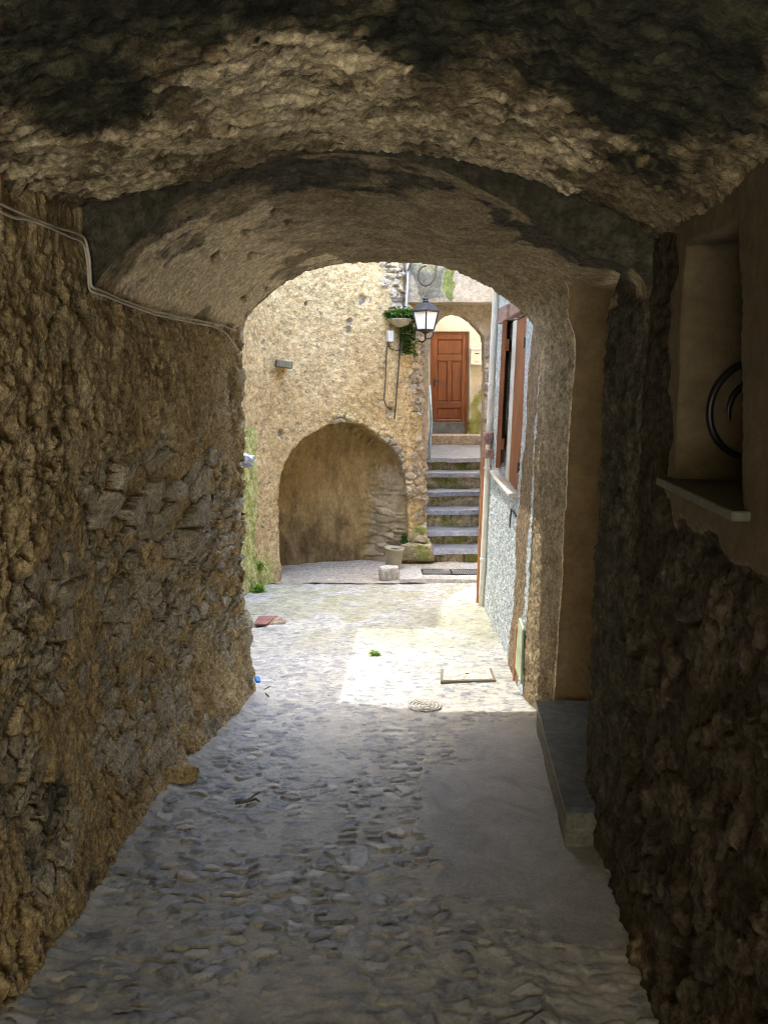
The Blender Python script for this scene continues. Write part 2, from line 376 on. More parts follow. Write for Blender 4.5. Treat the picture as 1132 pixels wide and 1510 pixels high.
def recess(A, B, poly, D, cell, k=4):
    """snap the grid to an outline; returns A,B,depth,signed distance"""
    d, nx, ny = sdf(A, B, poly); dl = -d; z = (dl > -.55 * cell) & (dl < k * cell)
    A2 = np.where(z, nx, A); B2 = np.where(z, ny, B); dep = D * np.clip(dl / (k * cell), 0, 1)
    return A2, B2, np.where(dl > 0, dep, 0), d
def facekeep(vmask):
    """faces with at least one vertex kept"""
    return vmask[:-1, :-1] | vmask[1:, :-1] | vmask[:-1, 1:] | vmask[1:, 1:]
def stones(u, v, a, b, P, seed, warp=.35):
    w = fbm(P, 5, 3, seed) * warp; w2 = fbm(P, 5, 3, seed + 5) * warp
    F1, F2, ID, DX, DY = worley(u / a + w, v / b + w2, seed); e = F2 - F1
    m = sst(.04, .11, e); r1 = np.modf(ID * 37.7)[0] - .5; r2 = np.modf(ID * 91.3)[0] - .5
    return m, ID, m * (.45 + .75 * np.modf(ID * 13.1)[0]) + m * (DX * r1 + DY * r2) * 1.5
def crust(P, f, seed):
    """lumpy broken render"""
    return fbm(P, f, 5, seed, .55) * .6 + fbm(P, f * 2.3, 4, seed + 3, .6, ridged=True) * .4
def smooth_faces(mi, mask, idx, anyv=False):
    f = (mask[:-1, :-1] | mask[1:, :-1] | mask[:-1, 1:] | mask[1:, 1:]) if anyv else (mask[:-1, :-1] & mask[1:, :-1] & mask[:-1, 1:] & mask[1:, 1:])
    k = f.size; m_ = mi[:k]; m_[f.ravel()] = idx; mi[:k] = m_; return mi

# ---- ground (one big sheet) and cobbled path ---------------------------------------
g = np.array([[-40, -30], [40, -30], [40, 60], [-40, 60]], float)
gx, gy = np.meshgrid(np.linspace(-40, 40, 41), np.linspace(-30, 60, 46), indexing='ij')
ground = mesh_np('ground', np.stack([gx, gy, -SL * gy - .06], -1), quads(41, 46), M['cement'], loc=(0, 0, 0)); tag(ground, 'grey cement ground under the lane', 'ground', kind='structure')

xs = np.concatenate([np.linspace(-1.6, -1.2, 14)[:-1], np.linspace(-1.2, 1.05, 330), np.linspace(1.05, 1.9, 22)[1:]])
ys = [1.35]
while ys[-1] < 8.12: ys.append(ys[-1] + (.0062 if ys[-1] < 3.2 else .0062 + (ys[-1] - 3.2) * .0022))
ys = np.concatenate([np.linspace(-6, 1.3, 60), ys]); ys[-1] = 8.12
X, Y = np.meshgrid(xs, ys, indexing='ij'); Z = -SL * Y; P = np.stack([X, Y, Z], -1)
near = sst(4.6, 3.2, Y)
conc = pmask(P, [(616, 1190), (640, 1140), (700, 1118), (668, 1085), (700, 1068), (900, 1062), (900, 1400), (740, 1335), (650, 1290)], 16, 34, 5, 5)
edgeL = sst(.16, .02, X - np.interp(Y, [1.5, 2.7, 3.2, 4.1, 4.45], [-1.12, -1.10, -1.05, -.90, -.80])) * sst(4.6, 4.4, Y)   # cement fillet at the wall foot
# stones
wx = fbm(P, 9, 4, 31) * .045; wy = fbm(P, 9, 4, 37) * .04
def pebbles(a, b, seed, dens, sharp=2.4):
    F1, F2, ID, DX, DY = worley((X + wx) / a, (Y + wy) / b, seed, .8)
    rad = .34 + .3 * np.modf(ID * 57.3)[0]; ang = np.modf(ID * 23.9)[0] * 6.28
    e = (np.abs(DX) ** sharp + np.abs(DY * (1 + .5 * np.modf(ID * 7.7)[0])) ** sharp) ** (1 / sharp)
    pres = (np.modf(ID * 3.3 + .17)[0] < dens)
    h = sst(1.0, .70, e / rad) * pres; tilt = (DX * np.cos(ang) + DY * np.sin(ang)) * .5
    return h, ID, h * (.75 + .5 * np.modf(ID * 11.9)[0] + tilt)
dens1 = .74 + .18 * sst(3.0, 4.8, Y) + .3 * fbm(P, 1.4, 2, 3)
h1, id1, b1 = pebbles(.086, .053, 11, dens1); h2, id2, b2 = pebbles(.05, .032, 12, .34 + .3 * sst(3.4, 5, Y))
sp = np.abs(X + .075 + .03 * np.sin(Y * 1.4) + .012 * Y) ; spine = sst(.07, .045, sp) * sst(8, 6, Y)
F1, F2, ID3, DX, DY = worley((X + .115 + .03 * np.sin(Y * 1.4) + .012 * Y) / .11 , (Y + wy) / .15, 19, .35)
h3 = sst(.5, .36, (np.abs(DX * 1.15) ** 2.6 + np.abs(DY) ** 2.6) ** (1 / 2.6)) * (np.modf(ID3 * 5.1)[0] < .7) * (.35 + .65 * np.modf(ID3 * 8.3)[0])
hs = np.maximum(h1, h2 * .8); use2 = h2 * .8 > h1; ids = np.where(use2, id2, id1); bs = np.where(use2, b2 * .55, b1)
h3 = h3 * spine; u3 = h3 > hs; ids = np.where(u3, ID3, ids); bs = np.where(u3, h3 * .8, bs); hs = np.maximum(hs, h3)
h4, id4, b4 = pebbles(.082, .05, 14, .85); flush = h4 * .47 * (hs < .25); ids = np.where(flush > .1, id4, ids); bs = np.where(flush > .1, b4 * .28, bs); hs = np.maximum(hs, flush)
kill = (1 - conc) * (1 - edgeL)
patchy = np.maximum(sst(-.35, .15, fbm(P, 3.2, 3, 77) + .14), sst(4.2, 5.0, Y) * .9)      # cement smeared over some of the stones
hs = hs * kill * (.40 + .60 * patchy); bs = bs * kill * (.45 + .55 * patchy)
hgt = bs * (.0075 + .0035 * near) + fbm(P, 14, 5, 41) * .006 * (1 - .8 * conc) + fbm(P, 45, 3, 42) * .002 * (1 - .7 * conc) + fbm(P, 1.3, 3, 43) * .012 + edgeL * .045 + conc * .004
hgt = hgt + .02 * sst(.75, .95, X) * conc
Pg = P.copy(); Pg[..., 2] += hgt - .004
moss = pmask(P, [(395, 876), (470, 866), (560, 868), (706, 862), (716, 888), (660, 902), (600, 908), (540, 905), (480, 912), (420, 900)], 12, 30, 4, 9) * (.25 + .6 * sst(-.1, .35, fbm(P, 4, 4, 15)))
moss = np.maximum(moss, sst(4.7, 6.0, Y) * (.36 + .3 * sst(-.2, .3, fbm(P, 2.2, 4, 93))))  # mossy tint over the court, painted partly to dim its over-bright paving
moss = np.maximum(moss, sst(.25, .55, fbm(P, 2.5, 4, 91)) * .25 * sst(3.2, 1.8, Y) )
att = np.stack([hs, moss, conc, ids], -1)
t = NT('cobbled_path'); at = t.attr()
nb = t.noise(3.2, 8, .65, .4); nf = t.noise(90, 5, .7); nm = t.noise(16, 6, .65)
cem = t.mix(.5, t.ramp(nb, [(.3, (.33, .32, .275)), (.5, (.47, .46, .41)), (.7, (.60, .59, .54))]), t.ramp(nm, [(.3, (.35, .34, .295)), (.7, (.57, .56, .51))]))
sto = t.ramp(at[3], [(.0, (.13, .15, .18)), (.2, (.27, .295, .325)), (.4, (.19, .21, .235)), (.55, (.38, .38, .345)), (.66, (.25, .285, .325)), (.86, (.45, .44, .40)), (.95, (.66, .64, .6))])
sto = t.mix(1., sto, t.ramp(nm, [(.3, (.7,) * 3), (.7, (1.2,) * 3)]), 'MULTIPLY')
dust = t.math('ADD', t.math('MULTIPLY', t.rng(nm, .38, .64), .5), .16)
sto = t.mix(dust, sto, cem)
col = t.mix(t.rng(at[0], .3, .6), cem, sto)
cc = t.ramp(t.noise(5, 8, .7, .8), [(.3, (.30, .305, .295)), (.5, (.39, .395, .385)), (.72, (.50, .50, .485))])
col = t.mix(t.rng(t.math('ADD', at[2], t.math('MULTIPLY', t.math('SUBTRACT', nm, .5), .6)), .35, .65), col, cc)
mo = t.ramp(nm, [(.3, (.17, .17, .065)), (.6, (.30, .29, .135)), (.75, (.40, .37, .22))])
col = t.mix(t.math('MULTIPLY', t.rng(t.math('ADD', at[1], t.math('MULTIPLY', t.math('SUBTRACT', nm, .5), .9)), .15, .9), .62), col, mo)
col = t.mix(1., col, t.ramp(nf, [(.25, (.75,) * 3), (.75, (1.18,) * 3)]), 'MULTIPLY')
rg = t.math('ADD', t.math('MULTIPLY', t.rng(at[0], .5, .9), -.38), .82)
bm_ = t.bump(t.math('ADD', t.math('MULTIPLY', nf, .5), nm), .45, .006)
M['path'] = t.done(col, rg, .35, bm_)
path = mesh_np('cobbled_path', Pg, quads(*P.shape[:2]), M['path'], loc=(0, 0, 0), attr=att)
tag(path, 'cobbled lane of grey stones set in cement, with a smooth cement patch', 'path', kind='structure')

# paved floor beyond the kerb: dusty sheet under the arch, raised slab at the stair foot
xs = np.linspace(-1.6, .9, 130); ys = np.linspace(8.0, 10.6, 90); X, Y = np.meshgrid(xs, ys, indexing='ij'); P = np.stack([X, Y, -SL * Y + .012], -1)
P[..., 2] += fbm(P, 3, 4, 5) * .03 + fbm(P, 20, 3, 6) * .006 + .05 * sst(8.4, 9.2, Y + .4 * X)
floor2 = mesh_np('pavement', P, quads(130, 90), rough_mat('dusty_cement', [(.24, .215, .17), (.34, .305, .245), (.44, .40, .325)], 3, bs=60, bstr=.4), loc=(0, 0, 0))
tag(floor2, 'dusty cement floor under the blind arch', 'pavement', kind='structure')
xs = np.linspace(.17, 1.7, 90); ys = np.linspace(8.03, 9.2, 60); X, Y = np.meshgrid(xs, ys, indexing='ij'); P = np.stack([X, Y, -SL * Y + .045 + 0 * X], -1)
P[..., 2] += fbm(P, 4, 3, 9) * .008; P[..., 0] += fbm(P, 4, 3, 3) * .012; P[:, 0, 1] += fbm(P[:, 0], 5, 3, 4) * .03
V, Fa, A, mi = shell(P, None, lambda v: v + np.array([0, 0, -.1]), np.zeros(P.shape[:2] + (4,)))
slab = mesh_np('pavement_slab', V, Fa, rough_mat('slab_cement', [(.29, .275, .245), (.38, .365, .325), (.46, .44, .40)], 4, bs=60, bstr=.25), loc=(0, 0, 0), attr=A)
tag(slab, 'smooth pale cement slab at the foot of the stairs', 'pavement', kind='structure')

# ---- left rubble wall ---------------------------------------------------------------
LW = Wall([(-1.10, YB), (-1.10, 1.0), (-1.10, 1.8), (-1.09, 2.45), (-1.075, 3.0), (-1.02, 3.5), (-.93, 4.0), (-.845, 4.42), (-.845, 4.46)], side=-1)
sv = spaced((0, .9 - YB, .15), (.9 - YB, 1.6 - YB, .03), (1.6 - YB, 3.2 - YB, .0072), (3.2 - YB, LW.len, .009)); zv = spaced((-.75, 1.95, .0078), (1.95, 2.75, .05))
S, Zz = LW.grid(sv, zv); P0 = LW.pos(S, Zz); N = LW.nrm(S, .15)
foot = np.clip(1 - (Zz - gz(P0[..., 1])) / .55, 0, 1)
expo = pmask(P0, [(80, 690), (200, 640), (330, 690), (375, 760), (375, 900), (350, 1000), (310, 900), (250, 1000), (180, 960), (100, 820), (60, 740)], 50, 60, 3, 21)
expo = np.maximum(expo, pmask(P0, [(0, 780), (70, 800), (90, 1000), (60, 1120), (120, 1230), (60, 1300), (0, 1300)], 30, 40, 4, 25) * .9)
expo = np.maximum(expo, pmask(P0, [(130, 960), (280, 980), (330, 1060), (260, 1150), (150, 1180)], 40, 60, 3, 27) * .55)
expo = np.clip(expo * 1.25 - .35 * sst(.05, .5, fbm(P0, 4.5, 3, 66)), 0, 1)
wu = P0[..., 1] + .35 * Zz; wv = Zz - .22 * P0[..., 1]
m1, id1, st1 = stones(wu, wv, .25, .115, P0, 5, .26)
m3, id3, st3 = stones(wu, wv, .12, .06, P0, 6, .34)
big = sst(-.1, .12, fbm(P0, 2.4, 2, 91)); m1 = m1 * big + m3 * (1 - big); st1 = st1 * big + st3 * .55 * (1 - big); id1 = np.where(big > .5, id1, id3)
pick = sst(.22, .34, np.modf(id1 * 29.7)[0])      # the rest of the stones stay buried
expo = expo * (.25 + .75 * pick)
m2, id2, st2 = stones(P0[..., 1], Zz * .8, .055, .05, P0, 8, .6)
pits = sst(.5, .85, np.modf(id2 * 7.3)[0]) * m2 * sst(-.1, .25, fbm(P0, 3, 3, 51))
drip = fbm(P0, 16, 4, 52, .55, False, (1, 1, .35))
rag = fbm(P0, 9, 5, 53, .6, True)
mort_h = rag * .012 + drip * .006 + fbm(P0, 28, 5, 9, .65, True) * .013 + fbm(P0, 60, 3, 10, .6) * .009 - pits * .03
h = fbm(P0, 1.1, 3, 1) * .022 + expo * (st1 * .068 - .032) + (1 - .8 * expo * m1) * mort_h + foot ** 2 * .075 + sst(.5, 1.75, Zz) * np.interp(P0[..., 1], [1.8, 2.45, 3.2, 4.0, 4.45], [.16, .155, .12, .055, .03])
h += expo * m1 * (crust(P0, 14, 14) * .004 + fbm(P0, 26, 4, 54, .6, True, (.4, .4, 1.8)) * .007)
h += .016 * sst(.05, .3, fbm(P0, 3.2, 4, 71)) * (1 - expo)      # thicker render scabs
P = P0 + N * h[..., None]; P[..., 2] += (crust(P0, 13, 33) * .010) * (Zz < 1.9)
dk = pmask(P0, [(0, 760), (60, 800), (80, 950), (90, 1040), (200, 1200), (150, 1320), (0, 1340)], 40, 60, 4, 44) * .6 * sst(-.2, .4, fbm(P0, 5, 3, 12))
soot_shade = pmask(P0, [(0, 250), (140, 300), (140, 420), (60, 470), (70, 640), (0, 660)], 50, 60, 4, 46) * .5
att = np.stack([m1 * sst(.2, .5, expo), dk, soot_shade, np.modf(id1 * 17.1)[0]], -1)
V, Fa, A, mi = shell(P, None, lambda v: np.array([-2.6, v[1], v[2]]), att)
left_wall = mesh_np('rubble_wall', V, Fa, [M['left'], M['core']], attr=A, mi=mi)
tag(left_wall, 'rough sunlit-side rubble wall with crumbling ochre mortar and protruding grey stones, two pale cables along its top', 'stone wall')

# ---- near ceiling -------------------------------------------------------------------
cx = [-1.08, -.95, -.9, -.6, -.4, -.24, .0, .2, .36, .55, .69, .85, .98]; cz = [1.98, 2.06, 2.10, 2.16, 2.205, 2.235, 2.245, 2.225, 2.19, 2.13, 2.065, 1.985, 1.9]
X, Y = np.meshgrid(np.linspace(-1.08, .98, 250), spaced((YB, 1.0, .15), (1.0, 1.35, .03), (1.35, 2.44, .007)), indexing='ij')
Zz = np.interp(X, cx, cz) + .0 * Y; P0 = np.stack([X, Y, Zz], -1)
rim = sst(2.30, 2.44, Y)
cre = pmask(P0, [(235, 110), (320, 30), (480, 35), (580, 100), (600, 190), (580, 235), (440, 222), (270, 225), (180, 225), (215, 180), (265, 150)], 60, 80, 4.5, 61)
cre = np.maximum(cre, pmask(P0, [(560, 130), (680, 110), (780, 170), (860, 250), (850, 300), (760, 290), (660, 250)], 30, 90, 4, 63) * .62)
cre = np.maximum(cre, pmask(P0, [(0, 170), (120, 200), (260, 230), (300, 275), (180, 300), (50, 295), (0, 260)], 24, 60, 5, 65) * .55)
cre = np.maximum(cre, pmask(P0, [(640, 150), (760, 120), (920, 150), (900, 190), (740, 190)], 20, 60, 5, 68) * .4)
cre = cre * (.30 + .70 * sst(-.22, .12, crust(P0, 12, 88))) + .35 * sst(.12, .4, crust(P0, 15, 89)) * sst(1.2, 1.8, Y)
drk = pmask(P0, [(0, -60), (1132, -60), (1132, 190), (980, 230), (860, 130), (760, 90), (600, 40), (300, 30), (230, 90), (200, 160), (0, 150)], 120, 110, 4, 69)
h = fbm(P0, 1.6, 3, 2) * .03 + crust(P0, 7, 5) * .03 + fbm(P0, 20, 5, 6, .65, True, (.8, 1.2, 1)) * .017 + fbm(P0, 50, 4, 66, .6) * .010 + cre * .014 - rim * (.018 + .03 * np.abs(fbm(P0, 5, 3, 4)) - .045 * sst(-.5, -.75, X) * 0)
P = P0.copy(); P[..., 2] -= h * .9; P[..., 1] += rim * fbm(P0, 7, 4, 9) * .02 * sst(2.44, 2.3, Y)
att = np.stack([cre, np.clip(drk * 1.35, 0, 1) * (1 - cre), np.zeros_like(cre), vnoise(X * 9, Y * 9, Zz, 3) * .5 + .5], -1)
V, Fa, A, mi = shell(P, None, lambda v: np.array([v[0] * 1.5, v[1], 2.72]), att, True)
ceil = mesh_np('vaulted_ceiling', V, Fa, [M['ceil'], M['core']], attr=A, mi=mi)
tag(ceil, 'low sooty rough vault overhead nearest the viewer, with pale plaster scabs', 'vault')

# ---- barrel vault, right pier and doorway -------------------------------------------
near_px = [(128, 436), (138, 424), (160, 393), (195, 350), (240, 312), (290, 282), (350, 252), (420, 231), (500, 225), (580, 231), (660, 254), (740, 294), (800, 333), (850, 370)]
far_px = [(350, 492), (356, 484), (364, 468), (380, 448), (405, 424), (440, 403), (490, 387), (540, 381), (590, 382), (640, 388), (680, 402), (720, 424), (755, 448), (780, 470)]
YN, YF = 2.452, 4.42
pn = [tuple(at_d(x, y, YN)[[0, 2]]) for x, y in near_px] + [(.74, 1.93), (.815, 1.84), (.82, 1.6), (.82, -.8)]
pf = [tuple(at_d(x, y, YF)[[0, 2]]) for x, y in far_px] + [(.85, 1.82), (.86, 1.7), (.86, 1.55), (.88, -.8)]
def resamp(pl, n1, n2):
    pl = np.array(pl); k = len(pl) - 4     # arch part then wall part
    def rs(q, n):
        d = np.concatenate([[0], np.cumsum(np.hypot(*np.diff(q, axis=0).T))]); u = np.linspace(0, d[-1], n)
        return np.stack([np.interp(u, d, q[:, 0]), np.interp(u, d, q[:, 1])], 1)
    a = rs(pl[:k + 2], n1); b = rs(pl[k + 1:], n2); 
    for _ in range(int(n1 / 16)): a[1:-1] = (a[:-2] + 2 * a[1:-1] + a[2:]) / 4
    return np.concatenate([a, b[1:]])
NA, NB = 270, 240
qn = resamp(pn, NA, NB); qf = resamp(pf, NA, NB)
yv = spaced((YN, YF, .0085)); T = (yv - YN) / (YF - YN)
Q = qn[:, None, :] * (1 - T[None, :, None]) + qf[:, None, :] * T[None, :, None]
kmid = [tuple(np.array(a) * .47 + np.array(b) * .53) for a, b in zip(pn[:11], pf[:11])]; qmid = resamp(kmid + [(.62, 2.165), (.76, 2.12), (.865, 2.06), (.895, 1.99), (.895, 1.8), (.895, 1.6), (.895, -.8)], NA, NB)
dlt = qmid - (qn * .47 + qf * .53); dlt *= sst(NA * .5, NA * .75, np.arange(len(dlt)).astype(float))[:, None]
wm = sst(YN, 2.93, yv) * sst(YF, 3.97, yv); Q = Q + dlt[:, None, :] * wm[None, :, None]
Yg = np.broadcast_to(yv[None, :], Q.shape[:2]).copy(); Xg = Q[..., 0].copy(); Zg = Q[..., 1].copy()
iw = np.arange(Q.shape[0])[:, None] + 0 * Yg
wallpart = sst(1.95, 1.75, Zg) * (iw > NA * .7)
xw = np.interp(Yg, [2.45, 2.95, 4.0, 4.3, 4.42], [.82, .825, .955, .875, .865]) + (.02 - .014 * Zg) * (Yg < 3) + .012 * Zg * (Yg >= 3)
blend = sst(NA * .93, NA * 1.0, iw.astype(float)); Xg = Xg * (1 - blend) + xw * blend
# doorway
dsel = (iw > NA * .80) & (Zg < 2.25)
A0 = np.where(dsel, Yg, -50.); door_poly = [(2.93, -.9), (2.90, .4), (2.90, 1.98), (2.95, 2.06), (3.4, 2.07), (3.95, 2.04), (3.985, 1.9), (4.0, .5), (4.01, -.9)]
A2, B2, dep, dd = recess(A0, Zg, door_poly, .55, .011, 5)
A2 = np.where(dsel, A2, Yg); B2 = np.where(dsel, B2, Zg); dd = np.where(dsel, dd, 1.)
soff = dep / .55
P0 = np.stack([Xg, A2, B2 - soff * .10 * sst(1.9, 2.06, B2)], -1)
du = np.gradient(P0, axis=0); dv = np.gradient(P0, axis=1)
Ps = np.stack([Xg, Yg, Zg], -1); Nn = np.cross(np.gradient(Ps, axis=1), np.gradient(Ps, axis=0)); Nn /= np.linalg.norm(Nn, axis=-1, keepdims=True) + 1e-9
cen = np.stack([np.zeros_like(Xg), Yg, np.full_like(Xg, 1.2)], -1); Nn *= np.sign((Nn * (cen - Ps)).sum(-1, keepdims=True))
smooth_l = pmask(P0, [(150, 420), (200, 370), (300, 330), (420, 290), (520, 320), (480, 350), (430, 400), (350, 490), (280, 470)], 14, 30, 5, 101) * (iw < NA * .62)
cre = pmask(P0, [(150, 440), (190, 385), (260, 340), (330, 310), (400, 300), (480, 310), (500, 375), (440, 400), (400, 425), (350, 495), (300, 480), (220, 455)], 34, 60, 6, 103) * (iw < NA * .62); cre = cre * (.72 + .28 * sst(-.3, .05, crust(P0, 11, 105)))
greyp = pmask(P0, [(420, 300), (520, 300), (540, 340), (480, 385), (400, 380), (380, 345)], 20, 40, 6, 104) * (iw < NA * .62) * .6
soot_shade = pmask(P0, [(180, 250), (450, 225), (640, 240), (660, 275), (500, 270), (430, 285), (340, 278), (290, 300), (230, 330), (180, 390), (140, 400)], 40, 50, 6, 107)
soot_shade = np.maximum(soot_shade, pmask(P0, [(225, 375), (250, 345), (300, 352), (300, 385), (272, 400), (240, 396)], 32, 44, 12, 109) * .62)
soot_shade = np.maximum(soot_shade, pmask(P0, [(180, 405), (200, 385), (230, 410), (190, 425)], 32, 44, 12, 110) * .6)
soot_shade = np.maximum(soot_shade, pmask(P0, [(700, 290), (800, 330), (900, 350), (980, 460), (905, 455), (885, 415), (860, 395), (800, 370), (720, 320)], 16, 24, 6, 111) * .9)  # right end: shade painted in to darken an over-bright lobe
px, py = proj(P0); hole = 0
for hx, hy, rx, ry in [(326, 378, 16, 7), (338, 331, 12, 6), (368, 345, 9, 6), (372, 375, 9, 6), (410, 313, 12, 7), (425, 326, 6, 5), (243, 350, 7, 6), (395, 425, 5, 3), (270, 330, 9, 4), (362, 440, 7, 4)]:
    a = fbm(P0, 16, 4, int(hx)) * 1.1; hole = np.maximum(hole, sst(1.1, .45, np.hypot((px - hx) / rx, (py - hy) / ry) + a))
hole = hole * (iw < NA * .62)
inside = sst(.0, -.03, dd); edge_pl = sst(.035, .0, np.abs(dd)) * (Yg > 3.3) * (Zg < 2.03)
rgh = (1 - smooth_l * .8) * (1 - inside) * (1 - .7 * edge_pl)
h = fbm(P0, 1.6, 3, 12) * .022 * (1 - inside) + rgh * (crust(P0, 12, 15) * .016 + fbm(P0, 30, 5, 16, .65, True) * .010) + crust(P0, 22, 17) * .004 * (1 - inside) - hole * .06 + fbm(P0, 6, 3, 18) * .006 * inside
crk = sst(.04, .0, np.abs(fbm(P0, 2.6, 3, 19) + .1)) * smooth_l * .006; h = h - crk
up = sst(YN + .03, YN + .1, Yg)
P = P0 + Nn * h[..., None] * (.25 + .75 * up)[..., None]; P[..., 0] += dep
# rubble on the dark strip this side of the doorway
strip = (iw > NA) * sst(2.97, 2.90, Yg) * (1 - inside); 
P[..., 0] -= strip * (crust(P0, 8, 22) * .03 + crust(P0, 22, 23) * .012) * sst(2.9, 2.84, Yg)
pl = np.clip(inside + edge_pl * .0, 0, 1)
c2 = np.maximum(cre * (1 - hole), np.maximum(edge_pl * .8, inside * sst(1.93, 2.03, Zg) ))
sand = np.clip(strip * .9, 0, 1)
att = np.stack([np.clip(c2, 0, 1) * (1 - greyp * .9), np.clip(np.maximum(soot_shade, np.maximum(hole, strip * .75)), 0, 1), pl * (1 - sst(1.93, 2.03, Zg)), np.full_like(pl, .7)], -1)
lo = np.array([-1.6, 1.4, 2.74])
def bback(v):
    if v[2] > 2.0 or v[0] < .6: return np.array([np.clip(v[0] * 1.7, -1.6, 2.2), v[1], 2.74 if v[0] > -.75 else 2.74 - (-.75 - v[0]) * 3])
    return np.array([2.2, v[1], 2.74 if v[2] > 1.9 else v[2]])
V, Fa, A, mi = shell(P, None, bback, att)
mi = smooth_faces(mi, (dep > .001) & dsel & (Zg < 2.03), 2, True); barrel = mesh_np('barrel_vault', V, Fa, [M['barrel'], M['spandrel'], M['jamb']], attr=A, mi=mi)
tag(barrel, 'lower barrel vault at the passage mouth, half cream plaster, half rough grey', 'vault')

# ---- right dark wall with niche -------------------------------------------------------
RW = Wall([(.72, YB), (.735, 1.0), (.775, 1.6), (.808, 2.15), (.822, 2.462)], side=1)
sv = spaced((0, .9 - YB, .15), (.9 - YB, 1.3 - YB, .03), (1.3 - YB, RW.len, .0068)); zv = spaced((-.55, 2.1, .0092), (2.1, 2.72, .06))
S, Zz = RW.grid(sv, zv)
niche = [RW.hit(1101, 766), RW.hit(1001, 711), RW.hit(1017, 362), RW.hit(1098, 322)]
niche = [(niche[0][0], niche[1][1] + .004), (niche[1][0] + .0, niche[1][1] + .004), (niche[2][0], niche[2][1]), (niche[3][0], niche[2][1] - .012)]
S2, Z2, dep, dd = recess(S, Zz, niche, .42, .009, 5)
P0 = RW.pos(S2, Z2); N = RW.nrm(S2, .2)
plas = pmask(P0, [(1300, 60), (1132, 163), (1092, 188), (1052, 228), (1024, 268), (1008, 330), (997, 380), (993, 480), (989, 600), (983, 712), (989, 745), (1002, 795), (1012, 772), (1030, 775), (1060, 805), (1092, 836), (1132, 862), (1300, 960)], 5, 16, 9, 121)
plas = np.where(P0[..., 1] < 1.2, 1., plas)
inside = sst(.0, -.02, dd)
m1, id1, st1 = stones(P0[..., 1] * 1.0 + .3 * Z2, Z2, .17, .13, P0, 15, .9); rk = sst(.35, .5, np.modf(id1 * 29.7)[0]); m1 *= rk; st1 *= rk
low = sst(1.35, .9, Z2)
h = (1 - plas) * (fbm(P0, 1.5, 3, 81) * .035 + st1 * .02 * low + crust(P0, 7, 82) * .034 + fbm(P0, 22, 5, 83, .65, True) * .016 - .018) + plas * (.012 + fbm(P0, 4, 4, 84) * .007 + fbm(P0, 30, 3, 85) * .0015)
h += .05 * sst(.5, -.3, Z2 - gz(P0[..., 1]) - .1)
h *= (1 - inside); h *= sst(RW.len, RW.len - .03, S) * .6 + .4
P = P0 + N * h[..., None] - N * dep[..., None]
jag = (crust(P0, 14, 86) * .012) * (1 - plas) * (1 - inside); P[..., 2] += jag
pale_blotch = sst(.3, .6, fbm(P0, 3, 3, 87)) * (1 - plas)  # random paler blotches on the bare rubble
att = np.stack([m1 * low * (1 - plas), np.maximum(plas, inside), pale_blotch * .5, np.modf(id1 * 17.1)[0]], -1)
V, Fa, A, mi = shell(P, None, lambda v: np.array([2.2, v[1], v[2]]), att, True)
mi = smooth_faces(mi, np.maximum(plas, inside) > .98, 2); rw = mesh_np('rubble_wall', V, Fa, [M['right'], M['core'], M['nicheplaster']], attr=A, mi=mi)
tag(rw, 'dark rubble wall in deep shade, its upper part plastered around a small window niche', 'stone wall')
n0 = RW.pos(np.array(niche[0][0]), np.array(niche[0][1])); n1 = RW.pos(np.array(niche[1][0]), np.array(niche[1][1]))
a = Vector(n0); b = Vector(n1); dr = (b - a).normalized(); nx = Vector((-dr.y, dr.x, 0)); ang = math.atan2(dr.y, dr.x)
ctr = (a + b) / 2 - nx * .10 + Vector((0, 0, -.006)); ln = (b - a).length + .085
sb = MB().box(ctr + nx * .0, (ln, .30, .022), (0, 0, ang), .003); sill = sb.build('window_sill', M['sill'], rw)
sill['label'] = 'thin grey-green stone sill of the niche'
# coil of hose hanging in the niche
hc = at_d(1107, 604, 2.07); mb = MB(); pts = []
for k in range(0, 150):
    u = k / 149; an = u * 2 * math.pi * 2.0 + .3; r = .118 - .046 * sst(.40, .60, np.array(u)); pts.append((hc[0] + r * math.cos(an) + .02 * u, hc[1] - .012 + .03 * u, hc[2] + r * 1.08 * math.sin(an) - .006 * u))
mb.tube(pts, .0095, 10); coil = mb.build('hose_coil', M['hose'], smooth=True); tag(coil, 'black rubber hose coiled inside the plastered window niche', 'hose')
mb = MB(); mb.tube([(hc[0] + .01, hc[1] + .065, hc[2] + .075), (hc[0] + .01, hc[1] - .03, hc[2] + .07), (hc[0] + .01, hc[1] - .04, hc[2] + .09)], .004, 6); mb.build('hook', M['iron'], coil)

